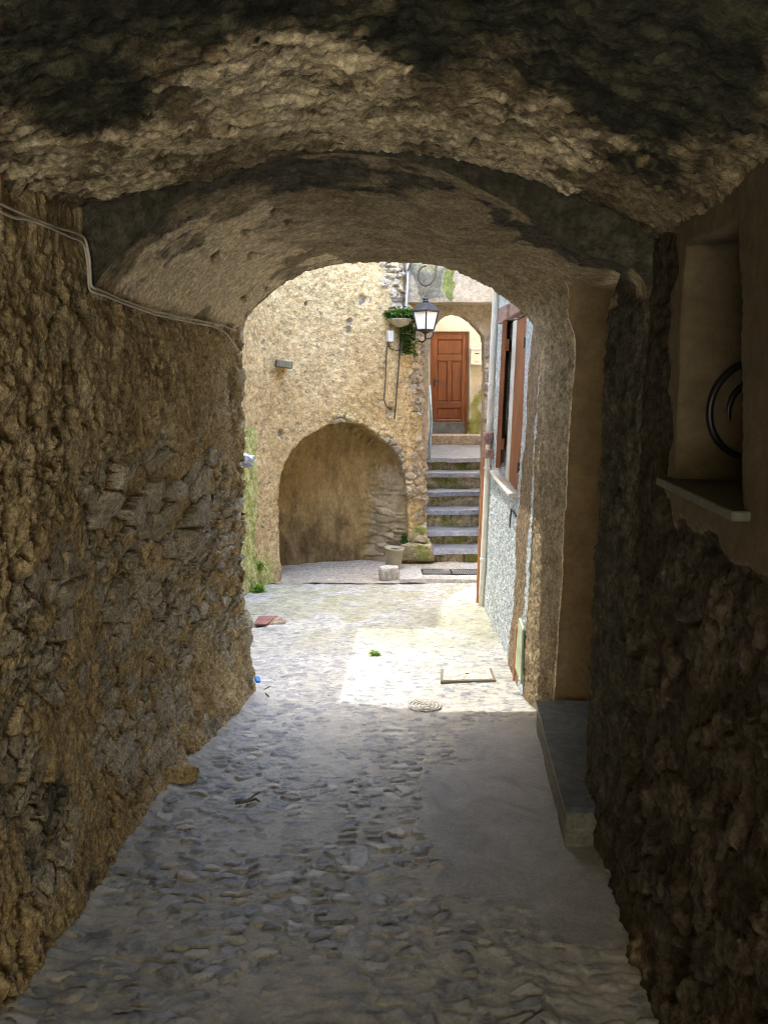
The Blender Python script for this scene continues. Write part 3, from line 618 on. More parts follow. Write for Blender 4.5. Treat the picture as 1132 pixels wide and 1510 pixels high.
# ---- doorstep block -------------------------------------------------------------------
n_b = gnd(832, 1250); f_b = gnd(797, 1092); zt = at_d(832, 1190, n_b[1])[2]
f_t = np.array([f_b[0], f_b[1], zt]); c1 = Vector((n_b[0], n_b[1], 0)); c2_ = Vector((f_b[0] + .01, f_b[1] + .17, 0)); c3 = Vector((1.2, c2_.y, 0)); c4 = Vector((1.2, n_b[1] + .012, 0))
ds = empty('doorstep', (c1.x + .15, c1.y + .6, n_b[2])); tag(ds, 'raised cement doorstep with a smooth dark slate top', 'doorstep')
zb = -.42
ztf = at_d(797, 1042, f_b[1] + .1)[2]; ztops = [zt, ztf, ztf, zt]; cs4 = (c1, c2_, c3, c4)
def hexa(lo, hi, bev):
    mb = MB(); a_ = [mb.bm.verts.new(p) for p in lo]; b_ = [mb.bm.verts.new(p) for p in hi]; mb.bm.faces.new(a_[::-1]); mb.bm.faces.new(b_)
    for k in range(4): mb.bm.faces.new((a_[k], a_[(k + 1) % 4], b_[(k + 1) % 4], b_[k]))
    bmesh.ops.subdivide_edges(mb.bm, edges=mb.bm.edges[:], cuts=22, use_grid_fill=True)
    q = np.array([v.co for v in mb.bm.verts]); n_ = fbm(q, 5, 4, 7) * bev + fbm(q, 22, 3, 8) * bev * .5
    for v, d in zip(mb.bm.verts, n_): v.co += Vector((d, d * .6, d * .7))
    return mb
hexa([Vector((p.x, p.y, zb)) for p in cs4], [Vector((p.x, p.y, z - .022)) for p, z in zip(cs4, ztops)], .007).build('block', M['cement'], ds, smooth=True)
off = [Vector((-.008, -.008, 0)), Vector((-.008, 0, 0)), Vector(), Vector((0, -.008, 0))]
hexa([Vector((p.x, p.y, z - .0215)) + o for p, z, o in zip(cs4, ztops, off)], [Vector((p.x, p.y, z + .002)) + o for p, z, o in zip(cs4, ztops, off)], .0025).build('slate_top', M['slatedark'], ds)

# ---- cream wall with blind arch ---------------------------------------------------------
ctrl = [(-3.2, 6.55), (-1.62, 6.55), (-1.47, 6.62), (-1.45, 7.2), (-1.40, 7.6), (-1.29, 7.95), (-1.13, 8.24), (-.85, 8.45), (-.4, 8.66), (.0, 8.86), (.26, 9.00), (.39, 9.11), (.45, 9.22), (.475, 9.42), (.53, 10.2), (.66, 12.9)]
YW = Wall(ctrl, side=-1)
def smooth_foot(w, n=500, it=14):
    s_ = np.linspace(0, w.len, n); q = np.stack([np.interp(s_, w.S, w.f[:, 0]), np.interp(s_, w.S, w.f[:, 1])], 1)
    for _ in range(it): q[1:-1] = (q[:-2] + 2 * q[1:-1] + q[2:]) / 4
    return Wall(q, w.side, w.b)
YW = smooth_foot(YW)
s_cor = float(np.interp(9.2, YW.f[:, 1], YW.S)); s_arch = float(np.interp(8.2, YW.f[:, 1], YW.S)); s_side = float(np.interp(7.3, YW.f[:, 1], YW.S))
sv = spaced((0, s_side, .08), (s_side, s_cor + .2, .0135), (s_cor + .2, YW.len, .06)); zv = spaced((-.95, 2.95, .0145), (2.95, 4.45, .1))
S, Zz = YW.grid(sv, zv)
ap = [(413, 905), (412, 855), (410, 760), (411, 712), (421, 680), (438, 655), (458, 640), (482, 628), (510, 621), (535, 627), (556, 640), (575, 657), (590, 680), (598, 712), (600, 760), (598, 850), (597, 905)]
arch_poly = [YW.hit(*p) for p in ap]; arch_poly[0] = (arch_poly[1][0], -.95 - .2); arch_poly[-1] = (arch_poly[-2][0], -1.15)
# irregular broken edge
ap2 = []
for i in range(len(arch_poly)):
    a, b = arch_poly[i], arch_poly[(i + 1) % len(arch_poly)]
    if i == len(arch_poly) - 1: ap2.append(a); break
    for k in range(5): u = k / 5; ap2.append((a[0] + (b[0] - a[0]) * u + random.uniform(-.012, .012) * (0 < i < 15), a[1] + (b[1] - a[1]) * u + random.uniform(-.012, .012) * (0 < i < 15)))
ex = np.array(ap2)
S2, Z2, dep, dd = recess(S, Zz, ap2, .62, .0145, 5)
P0 = YW.pos(S2, Z2); N = YW.nrm(S2, .1)
s_l, s_r = arch_poly[2][0], arch_poly[-3][0]
# the blind arch gets shallower to the right: its back wall curves out to meet the stair side
dprof = np.interp(S2, [s_l, s_l + .5 * (s_r - s_l), s_l + .8 * (s_r - s_l), s_r], [1.15, 1.0, .62, .10]); depth = dep * dprof
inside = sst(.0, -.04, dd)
quo = sst(s_cor - .30, s_cor - .16, S + .05 * fbm(P0, 5, 3, 3)) * sst(-1, .0, Zz) * sst(2.45, 2.2, Zz)
near_arch = sst(.16, .02, dd + .05 * fbm(P0, 6, 3, 4)) * (1 - inside) * sst(s_l + .55, s_l + .8, S) * sst(-.2, .3, Zz)
sideL = sst(s_arch - .2, s_arch - .35, S)
ex_s = np.clip(np.maximum(quo, near_arch), 0, 1); ex_s = ex_s * (.4 + .6 * sst(-.3, .1, fbm(P0, 4, 3, 5)))
up_st = pmask(P0, [(572, 395), (598, 395), (604, 470), (570, 470)], 6, 20, 5, 6) * .8
ex_s = np.maximum(ex_s, up_st)
m1, id1, st1 = stones(S * 1.0, Zz, .17, .075, P0, 25, .4)
px, py = proj(P0); holes = 0
for hx, hy, rx, ry in [(533, 441, 6, 9), (515, 475, 4, 7), (513, 487, 4, 6), (574, 606, 8, 9), (413, 640, 4, 7), (427, 541, 4, 6), (535, 690, 2.5, 2), (537, 668, 3, 1.5), (452, 448, 3, 4)]:
    holes = np.maximum(holes, sst(1.1, .6, np.hypot((px - hx) / rx, (py - hy) / ry) + fbm(P0, 12, 3, hx) * .4))
fine = fbm(P0, 3, 4, 16)
h = (1 - inside) * (fbm(P0, 1.4, 3, 26) * .04 + crust(P0, 9, 27) * .016 + crust(P0, 26, 28) * .012 + ex_s * (st1 * .05 - .02)) + inside * (fbm(P0, 2.5, 4, 29) * .02 + crust(P0, 16, 30) * .006 + sst(s_r - .6, s_r - .1, S) * sst(.9, .2, Zz) * st1 * .04) - holes * .04 * (1 - inside)
h += .03 * sst(.0, -.6, Zz) * (1 - inside)
P = P0 + N * (h - depth)[..., None]
moss = np.maximum(sst(.35, -.5, Zz + .3 * fine) * sst(s_arch + .0, s_arch - .25, S) * .75, pmask(P0, [(500, 590), (525, 590), (525, 640), (505, 640)], 6, 14, 6, 31) * .45)
moss = np.maximum(moss, pmask(P0, [(505, 430), (545, 430), (550, 500), (505, 505)], 9, 20, 6, 32) * .35)
moss = np.maximum(moss, pmask(P0, [(355, 630), (376, 630), (380, 880), (355, 880)], 3, 5, 6, 33) * .9)
moss = np.maximum(moss, sst(s_cor - .25, s_cor, S) * sst(.3, -.4, Zz) * .45)
damp = np.clip(sst(.35, -.75, Zz + .35 * fbm(P0, 2.2, 4, 131)) * .75 + sst(.1, .45, fbm(P0, 2.6, 4, 132, .5, False, (1, 1, .35))) * .55, 0, 1)
rubb = sst(s_r - .55, s_r - .12, S + .12 * fbm(P0, 4, 3, 133)) * sst(.75, .3, Zz) * .8
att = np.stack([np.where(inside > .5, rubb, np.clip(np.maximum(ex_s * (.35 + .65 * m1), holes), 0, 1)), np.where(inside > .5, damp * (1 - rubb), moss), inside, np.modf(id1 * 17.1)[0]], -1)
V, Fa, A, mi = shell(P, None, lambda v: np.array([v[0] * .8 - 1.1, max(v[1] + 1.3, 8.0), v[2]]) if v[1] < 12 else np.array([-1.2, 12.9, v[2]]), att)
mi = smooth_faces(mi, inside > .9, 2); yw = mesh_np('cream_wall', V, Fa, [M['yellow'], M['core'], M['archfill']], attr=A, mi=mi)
tag(yw, 'cream roughcast wall curving towards the stairs, pierced by a low blind arch', 'wall')


EL, AZ = R(68), R(14)
# ---- low garden wall that lets the sun into the courtyard ---------------------------------
mb = MB().box((-1.62, 5.5, .7), (.4, 2.1, 3.45), bev=.02); lw = mb.build('garden_wall', M['house']); tag(lw, 'plain rendered wall closing the court beside the passage mouth', 'wall')
mb = MB()
for k in range(9): mb.box((-1.62, 4.62 + k * .22, 2.445), (.5, .215, .03), bev=.006)
mb.build('coping', M['tile'], lw)

# added slat screen, out of view over the court: it dims the sun on the paving
pg = empty('sun_screen', (-1.0, 6.0, 3.6)); tag(pg, 'added out-of-view screen of fine slats dimming the sun on the little court', 'sun_screen')
mb = MB(); PX0, PX1 = -2.0, -.15
k = 0
while PX0 + k * .02 < PX1: mb.box((PX0 + k * .02, 6.0, 3.62), (.002, 3.5, .041), (0, 0, 0), 0); k += 1
sl_ = mb.build('slats', M['oldwood'], pg)
for x in (PX0, PX1): MB().box((x, 6.0, 3.54), (.07, 3.3, .10), bev=.004).build('beam', M['oldwood'], pg)
for x, y in ((PX0, 4.6), (PX0, 7.4)): MB().box((x, y, 1.5), (.10, .10, 4.0), bev=.005).build('post', M['oldwood'], pg)

# ---- white roughcast house ------------------------------------------------------------------
WW = Wall([(.862, 4.425), (.895, 5.2), (.962, 7.0), (.985, 7.05), (1.03, 7.07), (3.0, 7.07)], side=1, batter=.022)
s_e = float(np.interp(7.0, WW.f[:, 1], WW.S)); sv = spaced((0, s_e + .1, .0125), (s_e + .1, WW.len, .06)); zv = spaced((-.8, 2.6, .0125), (2.6, 2.98, .1))
S, Zz = WW.grid(sv, zv); s_a = float(np.interp(5.14, WW.f[:, 1], WW.S)); s_b = float(np.interp(6.32, WW.f[:, 1], WW.S))
win = [(s_a, .80), (s_b, .80), (s_b, 1.99), (s_a, 1.99)]
S2, Z2, dep, dd = recess(S, Zz, win, .09, .0125, 4); P0 = WW.pos(S2, Z2); N = WW.nrm(S2, .08); inside = sst(0, -.03, dd)
F1, F2, ID, DX, DY = worley(S / .034 + fbm(P0, 20, 2, 5), Zz / .027 + fbm(P0, 20, 2, 6), 41)
rc = sst(1.25, .95, Zz) ; yy = P0[..., 1]
h = (1 - inside) * (fbm(P0, 1.6, 3, 35) * .012 + crust(P0, 18, 36) * .005 + rc * sst(.6, .1, F1) * .011 * (.4 + .6 * ID) + crust(P0, 45, 37) * .005)
x_, y_ = proj(P0)
strip_c = np.interp(y_, [440, 560, 700, 830, 960, 1030], [800, 787, 778, 771, 760, 756]); hw = np.interp(y_, [440, 700, 900, 1030], [8, 7, 8, 9])
mort = sst(1.25, .75, np.abs(x_ - strip_c + fbm(P0, 4, 3, 38) * 6) / hw) * (yy < 5.1)
h = h * (1 - mort * .5) + mort * .012
att = np.stack([mort, rc * (.35 + .65 * (ID < .55)) * sst(.62, .3, F1) * (1 - mort), np.clip(sst(6.9, 6.97, yy) + inside * .6, 0, 1) * (1 - mort), ID], -1)
P = P0 + N * (h - dep)[..., None]
V, Fa, A, mi = shell(P, None, lambda v: np.array([max(3.4, v[0] + 1), min(v[1], 6.4), v[2]]), att, True)
wh = mesh_np('white_house', V, Fa, [M['white'], M['core']], attr=A, mi=mi)
tag(wh, 'white roughcast house front at the passage mouth with a brown shuttered window', 'house')
mb = MB().poly([(.08, 4.5, 2.80), (.08, 4.5, 2.86), (2.2, 4.5, 3.62), (3.6, 4.5, 3.1), (3.6, 4.5, 3.0), (2.2, 4.5, 3.5)], (0, 2.95, 0)); roof_ = mb.build('roof', M['tile'], wh)
mb = MB()
for k in range(7): mb.poly([(.12, 4.6 + k * .44, 2.72), (.12, 4.6 + k * .44, 2.79), (1.1, 4.6 + k * .44, 3.13), (1.1, 4.6 + k * .44, 3.05)], (0, .09, 0))
mb.build('rafter', M['oldwood'], wh)['kind'] = 'stuff'
def wpt(y, z, out=0.):
    s_ = float(np.interp(y, WW.f[:, 1], WW.S)); p = WW.pos(np.array(s_), np.array(z)); n = WW.nrm(np.array(s_), .08); return Vector(p + n * out), Vector(n)
wang = math.atan2(7.0 - 5.2, .962 - .895)      # wall direction
# window: frame, lintel stones, two shutters
def shutter(ya, yb, z0, z1, hinge_far, opening, out):
    """plank leaf hung at one jamb, swung out by `opening`"""
    hy = yb if hinge_far else ya; p, n = wpt(hy, z0, out); q, _ = wpt(ya if hinge_far else yb, z0, out); w = (q - p).length
    d = (q - p).normalized(); sg = -1 if hinge_far else 1
    d2 = Matrix.Rotation(sg * opening, 3, 'Z') @ d; nn = Vector((-d2.y, d2.x, 0)); 
    if nn.x > 0: nn = -nn
    lean = .022
    base = p; th = .034
    def pt(u, v, o): return base + d2 * u + Vector((lean * v, 0, v)) + nn * o
    hgt = z1 - z0; root = None; npl = 4; mb = MB()
    for k in range(npl):
        u0 = w * k / npl + .0015; u1 = w * (k + 1) / npl - .0015
        mb.poly([pt(u0, 0, 0), pt(u1, 0, 0), pt(u1, hgt, 0), pt(u0, hgt, 0)], nn * th)
    leaf = mb.build('shutter', M['shutter'], wh)
    for v in (.14, hgt - .22):
        o = MB().poly([pt(.02, v, 0), pt(w - .02, v, 0), pt(w - .02, v + .085, 0), pt(.02, v + .085, 0)], nn * -.022).build('batten', M['shutter'], wh); o.parent = leaf; o.location = Vector(wh['_w']) - Vector(leaf['_w'])
    for v in (.16, hgt - .20):
        mb = MB().poly([pt(-.012, v, th), pt(w * .16, v + .01, th), pt(w * .16, v + .03, th), pt(-.012, v + .04, th)], nn * .006); mb.tube([pt(-.012, v - .015, th + .012), pt(-.012, v + .055, th + .012)], .010, 8)
        o = mb.build('hinge', M['rust'], wh); o.parent = leaf; o.location = Vector(wh['_w']) - Vector(leaf['_w'])
    return leaf
s1 = shutter(5.16, 5.70, .79, 1.975, False, R(0), -.040); p, n = wpt(5.775, .80, -.03); q, _ = wpt(5.775, 1.98, -.03); mb = MB(); mb.poly([p + Vector((-.0, -.06, 0)), p + Vector((0, .11, 0)), q + Vector((0, .11, 0)), q + Vector((0, -.06, 0))], n * .028); mb.build('window_frame', M['cream'], wh)
s1['label'] = 'brown plank shutter closed in its frame'
s2 = shutter(5.86, 6.31, .88, 1.985, True, R(10), -.03); s2['label'] = 'brown plank shutter standing ajar'
for k, (ya, yb, se) in enumerate(((5.10, 5.66, 3), (5.84, 6.36, 5))):
    p, n = wpt((ya + yb) / 2, 2.045, .012); MB().rock(p, (yb - ya, .10, .115), (0, 0, wang), se, .05, .12).build('lintel_stone', M['pink'], wh, smooth=True)
p, n = wpt(5.2, .79, .02); MB().box(p + Vector((0, .52, 0)), (1.24, .07, .03), (0, 0, wang), .006).build('window_sill', M['cream'], wh)
for k, (z, sz) in enumerate(((1.03, .11), (.90, .085))):
    p, n = wpt(6.86 - .12 * k, z, .05); MB().rock(p, (.11, .08, sz * .9), (0, 0, wang), 11 + k, .1, .35).build('stone_stub', M['pink'], wh, smooth=True)
# little latch on the wall
p0, n = wpt(5.03, .66, .02); p1, _ = wpt(5.30, .66, .02); p2, _ = wpt(5.34, .52, .02); MB().tube([p0, p1, p2], .006, 6).build('latch_rod', M['iron'], wh)
# corner pipes
def pipe(name, mat, ypos, out, z0, z1, r, label, cat, wob=.0, square=False):
    mb = MB(); pts = []
    for k in range(14):
        z = z0 + (z1 - z0) * k / 13; p, n = wpt(ypos, z, out); pts.append(p + Vector((random.uniform(-wob, wob), 0, 0)))
    mb.tube(pts, r, 12); o = mb.build(name, mat, smooth=True); tag(o, label, cat); return o
dp = pipe('drainpipe', M['cream'], 6.93, .035, gz(6.93) - .02, 2.75, .028, 'cream painted drainpipe down the far corner of the white house', 'drainpipe')
for z in (-.1, .75, 1.5): p, n = wpt(6.93, z, .035); MB().lathe(p, [(.030, -.012), (.034, -.008), (.034, .008), (.030, .012)], 14).build('pipe_clip', M['cream'], dp)
pipe('conduit', M['terra'], 7.02, .075, gz(7.02) - .02, 1.0, .018, 'thin terracotta coloured conduit beside the cream drainpipe', 'conduit', .003)
pipe('conduit', M['terra'], 4.73, .014, gz(4.73) - .02, .0, .014, 'short orange conduit stub at the foot of the white house wall', 'conduit', .002)
# painted board leaning on the pier foot
p, n = wpt(4.47, -.05, .03); mb = MB().poly([p + Vector((0, -.05, -.2)), p + Vector((-.012, .09, -.17)), p + Vector((.0, .10, .10)), p + Vector((0, .07, .16)), p + Vector((.004, -.03, .12))], (.012, 0, 0))
tag(mb.build('painted_board', M['board']), 'small pale green board propped against the white wall foot', 'board')

# ---- arch over the stairs, door wall -------------------------------------------------------
AW = Wall([(.30, 9.30), (1.9, 9.30), (2.4, 9.30), (2.45, 7.2)], side=-1)
sv = spaced((0, 1.15, .0135), (1.15, AW.len, .06)); zv = spaced((-.9, 2.95, .0145), (2.95, 4.4, .1)); S, Zz = AW.grid(sv, zv)
op = [(620, 905), (620, 720), (624, 690), (630, 660), (632, 640), (633, 520), (635, 500), (640, 484), (648, 472), (657, 465), (668, 462), (680, 465), (692, 473), (704, 485), (713, 496), (714, 560), (713, 905)]
opn = [AW.hit(*p) for p in op]; opn[0] = (opn[1][0] , -1.2); opn[-1] = (opn[-2][0], -1.2)
S2, Z2, dep, dd = recess(S, Zz, opn, .30, .0145, 4); P0 = AW.pos(S2, Z2); N = AW.nrm(S2, .1)
x_, y_ = proj(P0)
panel = sst(447.5, 445, y_); rub = sst(710, 717, x_ + fbm(P0, 5, 3, 2) * 5) * sst(488, 500, y_)
m1, id1, st1 = stones(S, Zz, .13, .09, P0, 35, .4)
h = fbm(P0, 2, 3, 45) * .01 + crust(P0, 20, 46) * .006 + panel * .035 + rub * (st1 * .04 - .01)
P = P0 + N * (h - dep)[..., None]
gray = pmask(P0, [(600, 395), (668, 392), (668, 444), (642, 447), (612, 446), (600, 430)], 6, 12, 5, 47) * .85
gmo = pmask(P0, [(657, 392), (670, 392), (670, 440), (661, 446), (654, 425)], 4, 8, 6, 48); gmo = np.maximum(gmo, pmask(P0, [(612, 388), (650, 390), (648, 402), (616, 402)], 5, 8, 6, 49) * .5)
att = np.stack([np.maximum(gray * (1 - gmo), rub * m1 * .8), gmo, np.clip(sst(0, -.02, dd) + rub * .5, 0, 1), np.modf(id1 * 17.1)[0]], -1)
kv = dd > -.0145 * 4.0; keep = kv[:-1, :-1] & kv[1:, :-1] & kv[:-1, 1:] & kv[1:, 1:]
n_, m_ = P.shape[:2]; Fq = quads(n_, m_)[keep.ravel()]
aw = mesh_np('archway', P.reshape(-1, 3), Fq, [M['arch']], attr=att.reshape(-1, 4))
tag(aw, 'pinkish rendered arch over the stairs with a moss-stained band above', 'archway')
mb = MB().box((1.6, 9.70, 3.55), (2.4, .28, 1.8), bev=.01); mb.box((2.05, 9.66, .8), (1.36, .28, 3.7), bev=.01); mb.build('wall_core', M['house'], aw)
zb_ = at_d(640, 446.5, 8.98)[2]; xl_ = at_d(600, 430, 8.98)[0]
S, Zz = np.meshgrid(np.linspace(xl_, 1.75, 110), spaced((zb_, 3.0, .0125), (3.0, 4.4, .1)), indexing='ij'); P0 = np.stack([S, np.full_like(S, 8.98), Zz], -1)
gray = pmask(P0, [(598, 385), (668, 385), (668, 440), (648, 446), (624, 446), (612, 430)], 8, 16, 5, 47) * .85
gmo = pmask(P0, [(656, 385), (671, 385), (670, 438), (661, 445), (653, 425)], 4, 9, 6, 48); gmo = np.maximum(gmo, pmask(P0, [(612, 386), (650, 386), (648, 402), (616, 402)], 5, 9, 6, 49) * .55)
P = P0.copy(); P[..., 1] -= fbm(P0, 2, 3, 45) * .012 + crust(P0, 20, 46) * .007 + gray * .004; P[:, 0, 2] += fbm(P0[:, 0], 4, 3, 44) * .012
V, Fa, A, mi = shell(P, None, lambda v: np.array([v[0], 9.5, v[2]]), np.stack([gray * (1 - gmo), gmo, 0 * gmo, gmo], -1))
bnd = mesh_np('band', V, Fa, [M['arch'], M['arch']], aw, attr=A, mi=mi); bnd['label'] = 'rendered band above the arch, stained grey and green'


DW = Wall([(.5, 12.82), (2.3, 12.82)], side=-1); sv = spaced((0, 1.8, .016)); zv = spaced((-.2, 2.95, .018), (2.95, 4.4, .15)); S, Zz = DW.grid(sv, zv)
dr_ = [(633.5, 660), (633.5, 489), (691.5, 489), (691, 660)]; dpoly = [DW.hit(*p) for p in dr_]; zd = DW.hit(660, 640)[1]
dpoly = [(dpoly[0][0], zd), (dpoly[1][0], dpoly[1][1]), (dpoly[2][0], dpoly[2][1]), (dpoly[3][0], zd)]
S2, Z2, dep, dd = recess(S, Zz, dpoly, .09, .016, 3); P0 = DW.pos(S2, Z2)
grn = pmask(P0, [(690, 585), (714, 560), (716, 665), (690, 665)], 12, 22, 3, 51); wear = pmask(P0, [(690, 545), (716, 535), (716, 665), (692, 665)], 10, 14, 4, 52) * .8
P = P0.copy(); P[..., 1] += dep - fbm(P0, 3, 4, 53) * .008 - wear * (crust(P0, 9, 54) * .008)
att = np.stack([wear * sst(-.15, .15, fbm(P0, 6, 3, 55)), grn, 0 * grn, 0 * grn + .5], -1)
V, Fa, A, mi = shell(P, None, lambda v: v + np.array([0, .5, 0]), att)
dwl = mesh_np('house_wall', V, Fa, [M['pale'], M['core']], attr=A, mi=mi); tag(dwl, 'pale yellow plastered house wall around the brown door, green with damp at its base', 'wall')
mb = MB().box((1.95, 11.2, 1.8), (.3, 3.0, 5), bev=.02); tag(mb.build('side_wall', M['house']), 'plain rendered wall on the right of the stairs', 'wall')
# door
DX0 = DW.f[0, 0] + dpoly[0][0]; DX1 = DW.f[0, 0] + dpoly[2][0]; DZ0 = zd; DZ1 = dpoly[1][1]; yd = 12.885
dr = empty('house_door', ((DX0 + DX1) / 2, yd, DZ0)); tag(dr, 'varnished red-brown panelled wooden door at the top of the stairs', 'door')
Wd = DX1 - DX0; kz = DW.hit(660, 623)[1]
mb = MB(); fr = .035
for x in (DX0 + fr / 2, DX1 - fr / 2): mb.box((x, yd, (DZ0 + DZ1) / 2), (fr, .06, DZ1 - DZ0), bev=.003)
mb.box(((DX0 + DX1) / 2, yd, DZ1 - fr / 2), (Wd - 2 * fr, .06, fr), bev=.003); mb.build('door_frame', M['door'], dr)
lx0, lx1, lz0, lz1 = DX0 + fr, DX1 - fr, DZ0 + .01, DZ1 - fr
mb = MB(); mb.box(((lx0 + lx1) / 2, yd + .015, (lz0 + lz1) / 2), (lx1 - lx0, .02, lz1 - lz0), bev=.0)
st_ = .07; zz = lambda f: kz + (lz1 - kz) * f
def bar(x0, x1, z0, z1): mb.box(((x0 + x1) / 2, yd - .004, (z0 + z1) / 2), (x1 - x0, .03, z1 - z0), bev=.005)
bar(lx0, lx0 + st_, kz, lz1); bar(lx1 - st_, lx1, kz, lz1)
for z0, z1 in ((0, .035), (.165, .235), (.70, .765), (.94, 1.)): bar(lx0 + st_, lx1 - st_, zz(z0), zz(z1))
xm = (lx0 + lx1) / 2; bar(xm - .032, xm + .032, zz(.235), zz(.70)); leaf = mb.build('door_leaf', M['door'], dr)
mb = MB()
for x0, x1, z0, z1 in ((lx0 + st_, lx1 - st_, .035, .165), (lx0 + st_, xm - .032, .235, .70), (xm + .032, lx1 - st_, .235, .70), (lx0 + st_, lx1 - st_, .765, .94)):
    mb.box(((x0 + x1) / 2, yd + .003, (zz(z0) + zz(z1)) / 2), (x1 - x0 - .03, .018, zz(z1) - zz(z0) - .03), bev=.012)
mb.build('door_panel', M['door'], dr)
MB().box(((lx0 + lx1) / 2, yd - .015, (DZ0 + kz) / 2 + .005), (lx1 - lx0, .03, kz - DZ0 - .01), bev=.004).build('kick_board', M['kick'], dr)
hz = DZ0 + .85; mb = MB().box((lx0 + .035, yd - .022, hz), (.03, .008, .14), bev=.002).tube([(lx0 + .035, yd - .02, hz + .03), (lx0 + .035, yd - .06, hz + .03), (lx0 + .12, yd - .065, hz + .03)], .008, 8); mb.build('door_handle', M['iron'], dr)
# mailbox
c0 = at_d(693.5, 513, 12.76); c1_ = at_d(711, 538, 12.76); cx0 = (c0[0] + c1_[0]) / 2; w = c1_[0] - c0[0]; hh = c0[2] - c1_[2]
mbx = empty('mailbox', (cx0, 12.76, c1_[2])); tag(mbx, 'small grey-white metal mailbox on the wall right of the brown door', 'mailbox')
MB().box((cx0, 12.75, c1_[2] + hh * .45), (w, .11, hh * .9), bev=.006).build('body', M['mail'], mbx)
MB().poly([(cx0 - w * .53, 12.81, c1_[2] + hh * 1.0), (cx0 - w * .53, 12.68, c1_[2] + hh * .88), (cx0 - w * .53, 12.68, c1_[2] + hh * .91), (cx0 - w * .53, 12.81, c1_[2] + hh * 1.03)], (w * 1.06, 0, 0)).build('lid', M['zinc'], mbx)
mb = MB().box((cx0, 12.693, c1_[2] + hh * .66), (w * .34, .006, .014), bev=0); mb.build('slot', M['iron'], mbx); MB().box((cx0, 12.693, c1_[2] + hh * .2), (w * .34, .006, .02), bev=0).build('name_plate', M['zinc'], mbx)

# ---- staircase ---------------------------------------------------------------------------------
stair = empty('staircase', (.8, 9.2, -.74)); tag(stair, 'worn stone steps with blue slate treads climbing to the brown door', 'staircase')
nose_px = [810, 783, 752, 725, 697, 675]; left_px = [592, 604, 619, 621, 625, 628]; run = .285; y0 = 9.13; zprev = gz(9.15) + .02
for k in range(6):
    yk = y0 + run * k; zt_ = at_d(650, nose_px[k], yk - .02)[2]; xl = at_d(left_px[k], nose_px[k], yk)[0]; xr = 1.56
    rb = MB(); xx = xl; j = 0
    while xx < xr - .05:
        wdt = min(random.uniform(.22, .42), xr - xx)
        rb.rock((xx + wdt / 2, yk + .19, (zprev + zt_ - .035) / 2 - .02), (wdt + .012, .36, zt_ - .03 - zprev + .05), (0, 0, random.uniform(-.03, .03)), 20 + k * 7 + j, .06, .07, 9); xx += wdt; j += 1
    step = rb.build('step', M['stone'], stair, smooth=True)
    xs0 = xl - .012 if k not in (0, 1) else at_d(637 if k == 0 else 628, nose_px[k], yk)[0]
    dpt = .33 if k < 5 else 2.25
    n1_, n2_ = 40, (10 if k < 5 else 40); X, Y = np.meshgrid(np.linspace(xs0, xr, n1_), np.linspace(yk - .03, yk - .03 + dpt, n2_), indexing='ij'); Pq = np.stack([X, Y, np.full_like(X, zt_)], -1)
    Pq[..., 2] += fbm(Pq, 3, 4, 60 + k) * .016; Pq[:, 0, 1] += fbm(Pq[:, 0], 4, 4, 70 + k) * .03; Pq[:, 0, 2] -= .004
    V, Fa, A, mi = shell(Pq, None, lambda v: v + np.array([0, 0, -.056]), np.zeros(Pq.shape[:2] + (4,)))
    tr = mesh_np('tread', V, Fa, M['slate'], stair, attr=A, smooth=False); tr.parent = step; tr.location = (0, 0, 0)
    if k in (0, 1):
        ta_ = at_d(612, (803, 776)[k], 8.92 + .1 * k); xa_ = at_d((590, 602)[k], 810, 8.92)[0]; xb_ = at_d((637, 629)[k], 810, 8.95)[0]; o = MB().rock(((xa_ + xb_) / 2, 9.10 + .1 * k, ta_[2] - .10), (xb_ - xa_, .40, .19), (0, 0, .05), 90 + k, .07, .06, 12).build('corner_stone', M['stone'], stair, smooth=True); o.parent = step; o.location = (0, 0, 0)
    zprev = zt_ - .02
ztop = zt_
# last stone below the door
o = MB().rock((1.1, 12.62, (ztop + DZ0) / 2 - .005), (1.05, .34, DZ0 - ztop + .02), (0, 0, 0), 97, .04, .05, 10).build('step', M['brownstone'], stair, smooth=True); o['label'] = 'pale brown stone threshold under the door'
# handrail post
p0 = at_d(633, 662, 9.75); p1 = at_d(636, 620, 9.75); mb = MB().tube([(p0[0], 9.75, p0[2] - .12), tuple(p0), tuple(p1)], .018, 10).tube([tuple(p1), (p1[0] + .02, 10.6, p1[2] + .42)], .016, 8)
tag(mb.build('handrail', M['greenpole'], smooth=True), 'thin blue-grey pole rail at the left edge of the stairs', 'handrail')

# ---- lantern -------------------------------------------------------------------------------------
Yl = 8.72; lc = at_d(627, 488, Yl); lt = at_d(627, 444, Yl); hl = lt[2] - lc[2]; wl = 36 / F * Yl * 1.02
lan = empty('wall_lantern', tuple(lc)); tag(lan, 'black four-sided street lantern with white panes beside the stair arch', 'lantern')
def ring4(r, z): return [(lc[0] + r * math.cos(a), lc[1] + r * math.sin(a), lc[2] + z) for a in (R(-90), R(0), R(90), R(180))]
rb_, rt_, zb_, zt2 = wl * .33, wl * .5, .012, hl * .66
A4, B4 = ring4(rb_, zb_), ring4(rt_, zt2)
mb = MB()
for k in range(4): mb.tube([A4[k], B4[k]], .009, 6); mb.tube([A4[k], A4[(k + 1) % 4]], .009, 6); mb.tube([B4[k], B4[(k + 1) % 4]], .011, 6)
mb.lathe(lc, [(.02, -.03), (.05, -.012), (rb_ * 1.0, 0), (rb_ * 1.0, .012)], 4, R(-90)); mb.build('frame', M['lampmetal'], lan)
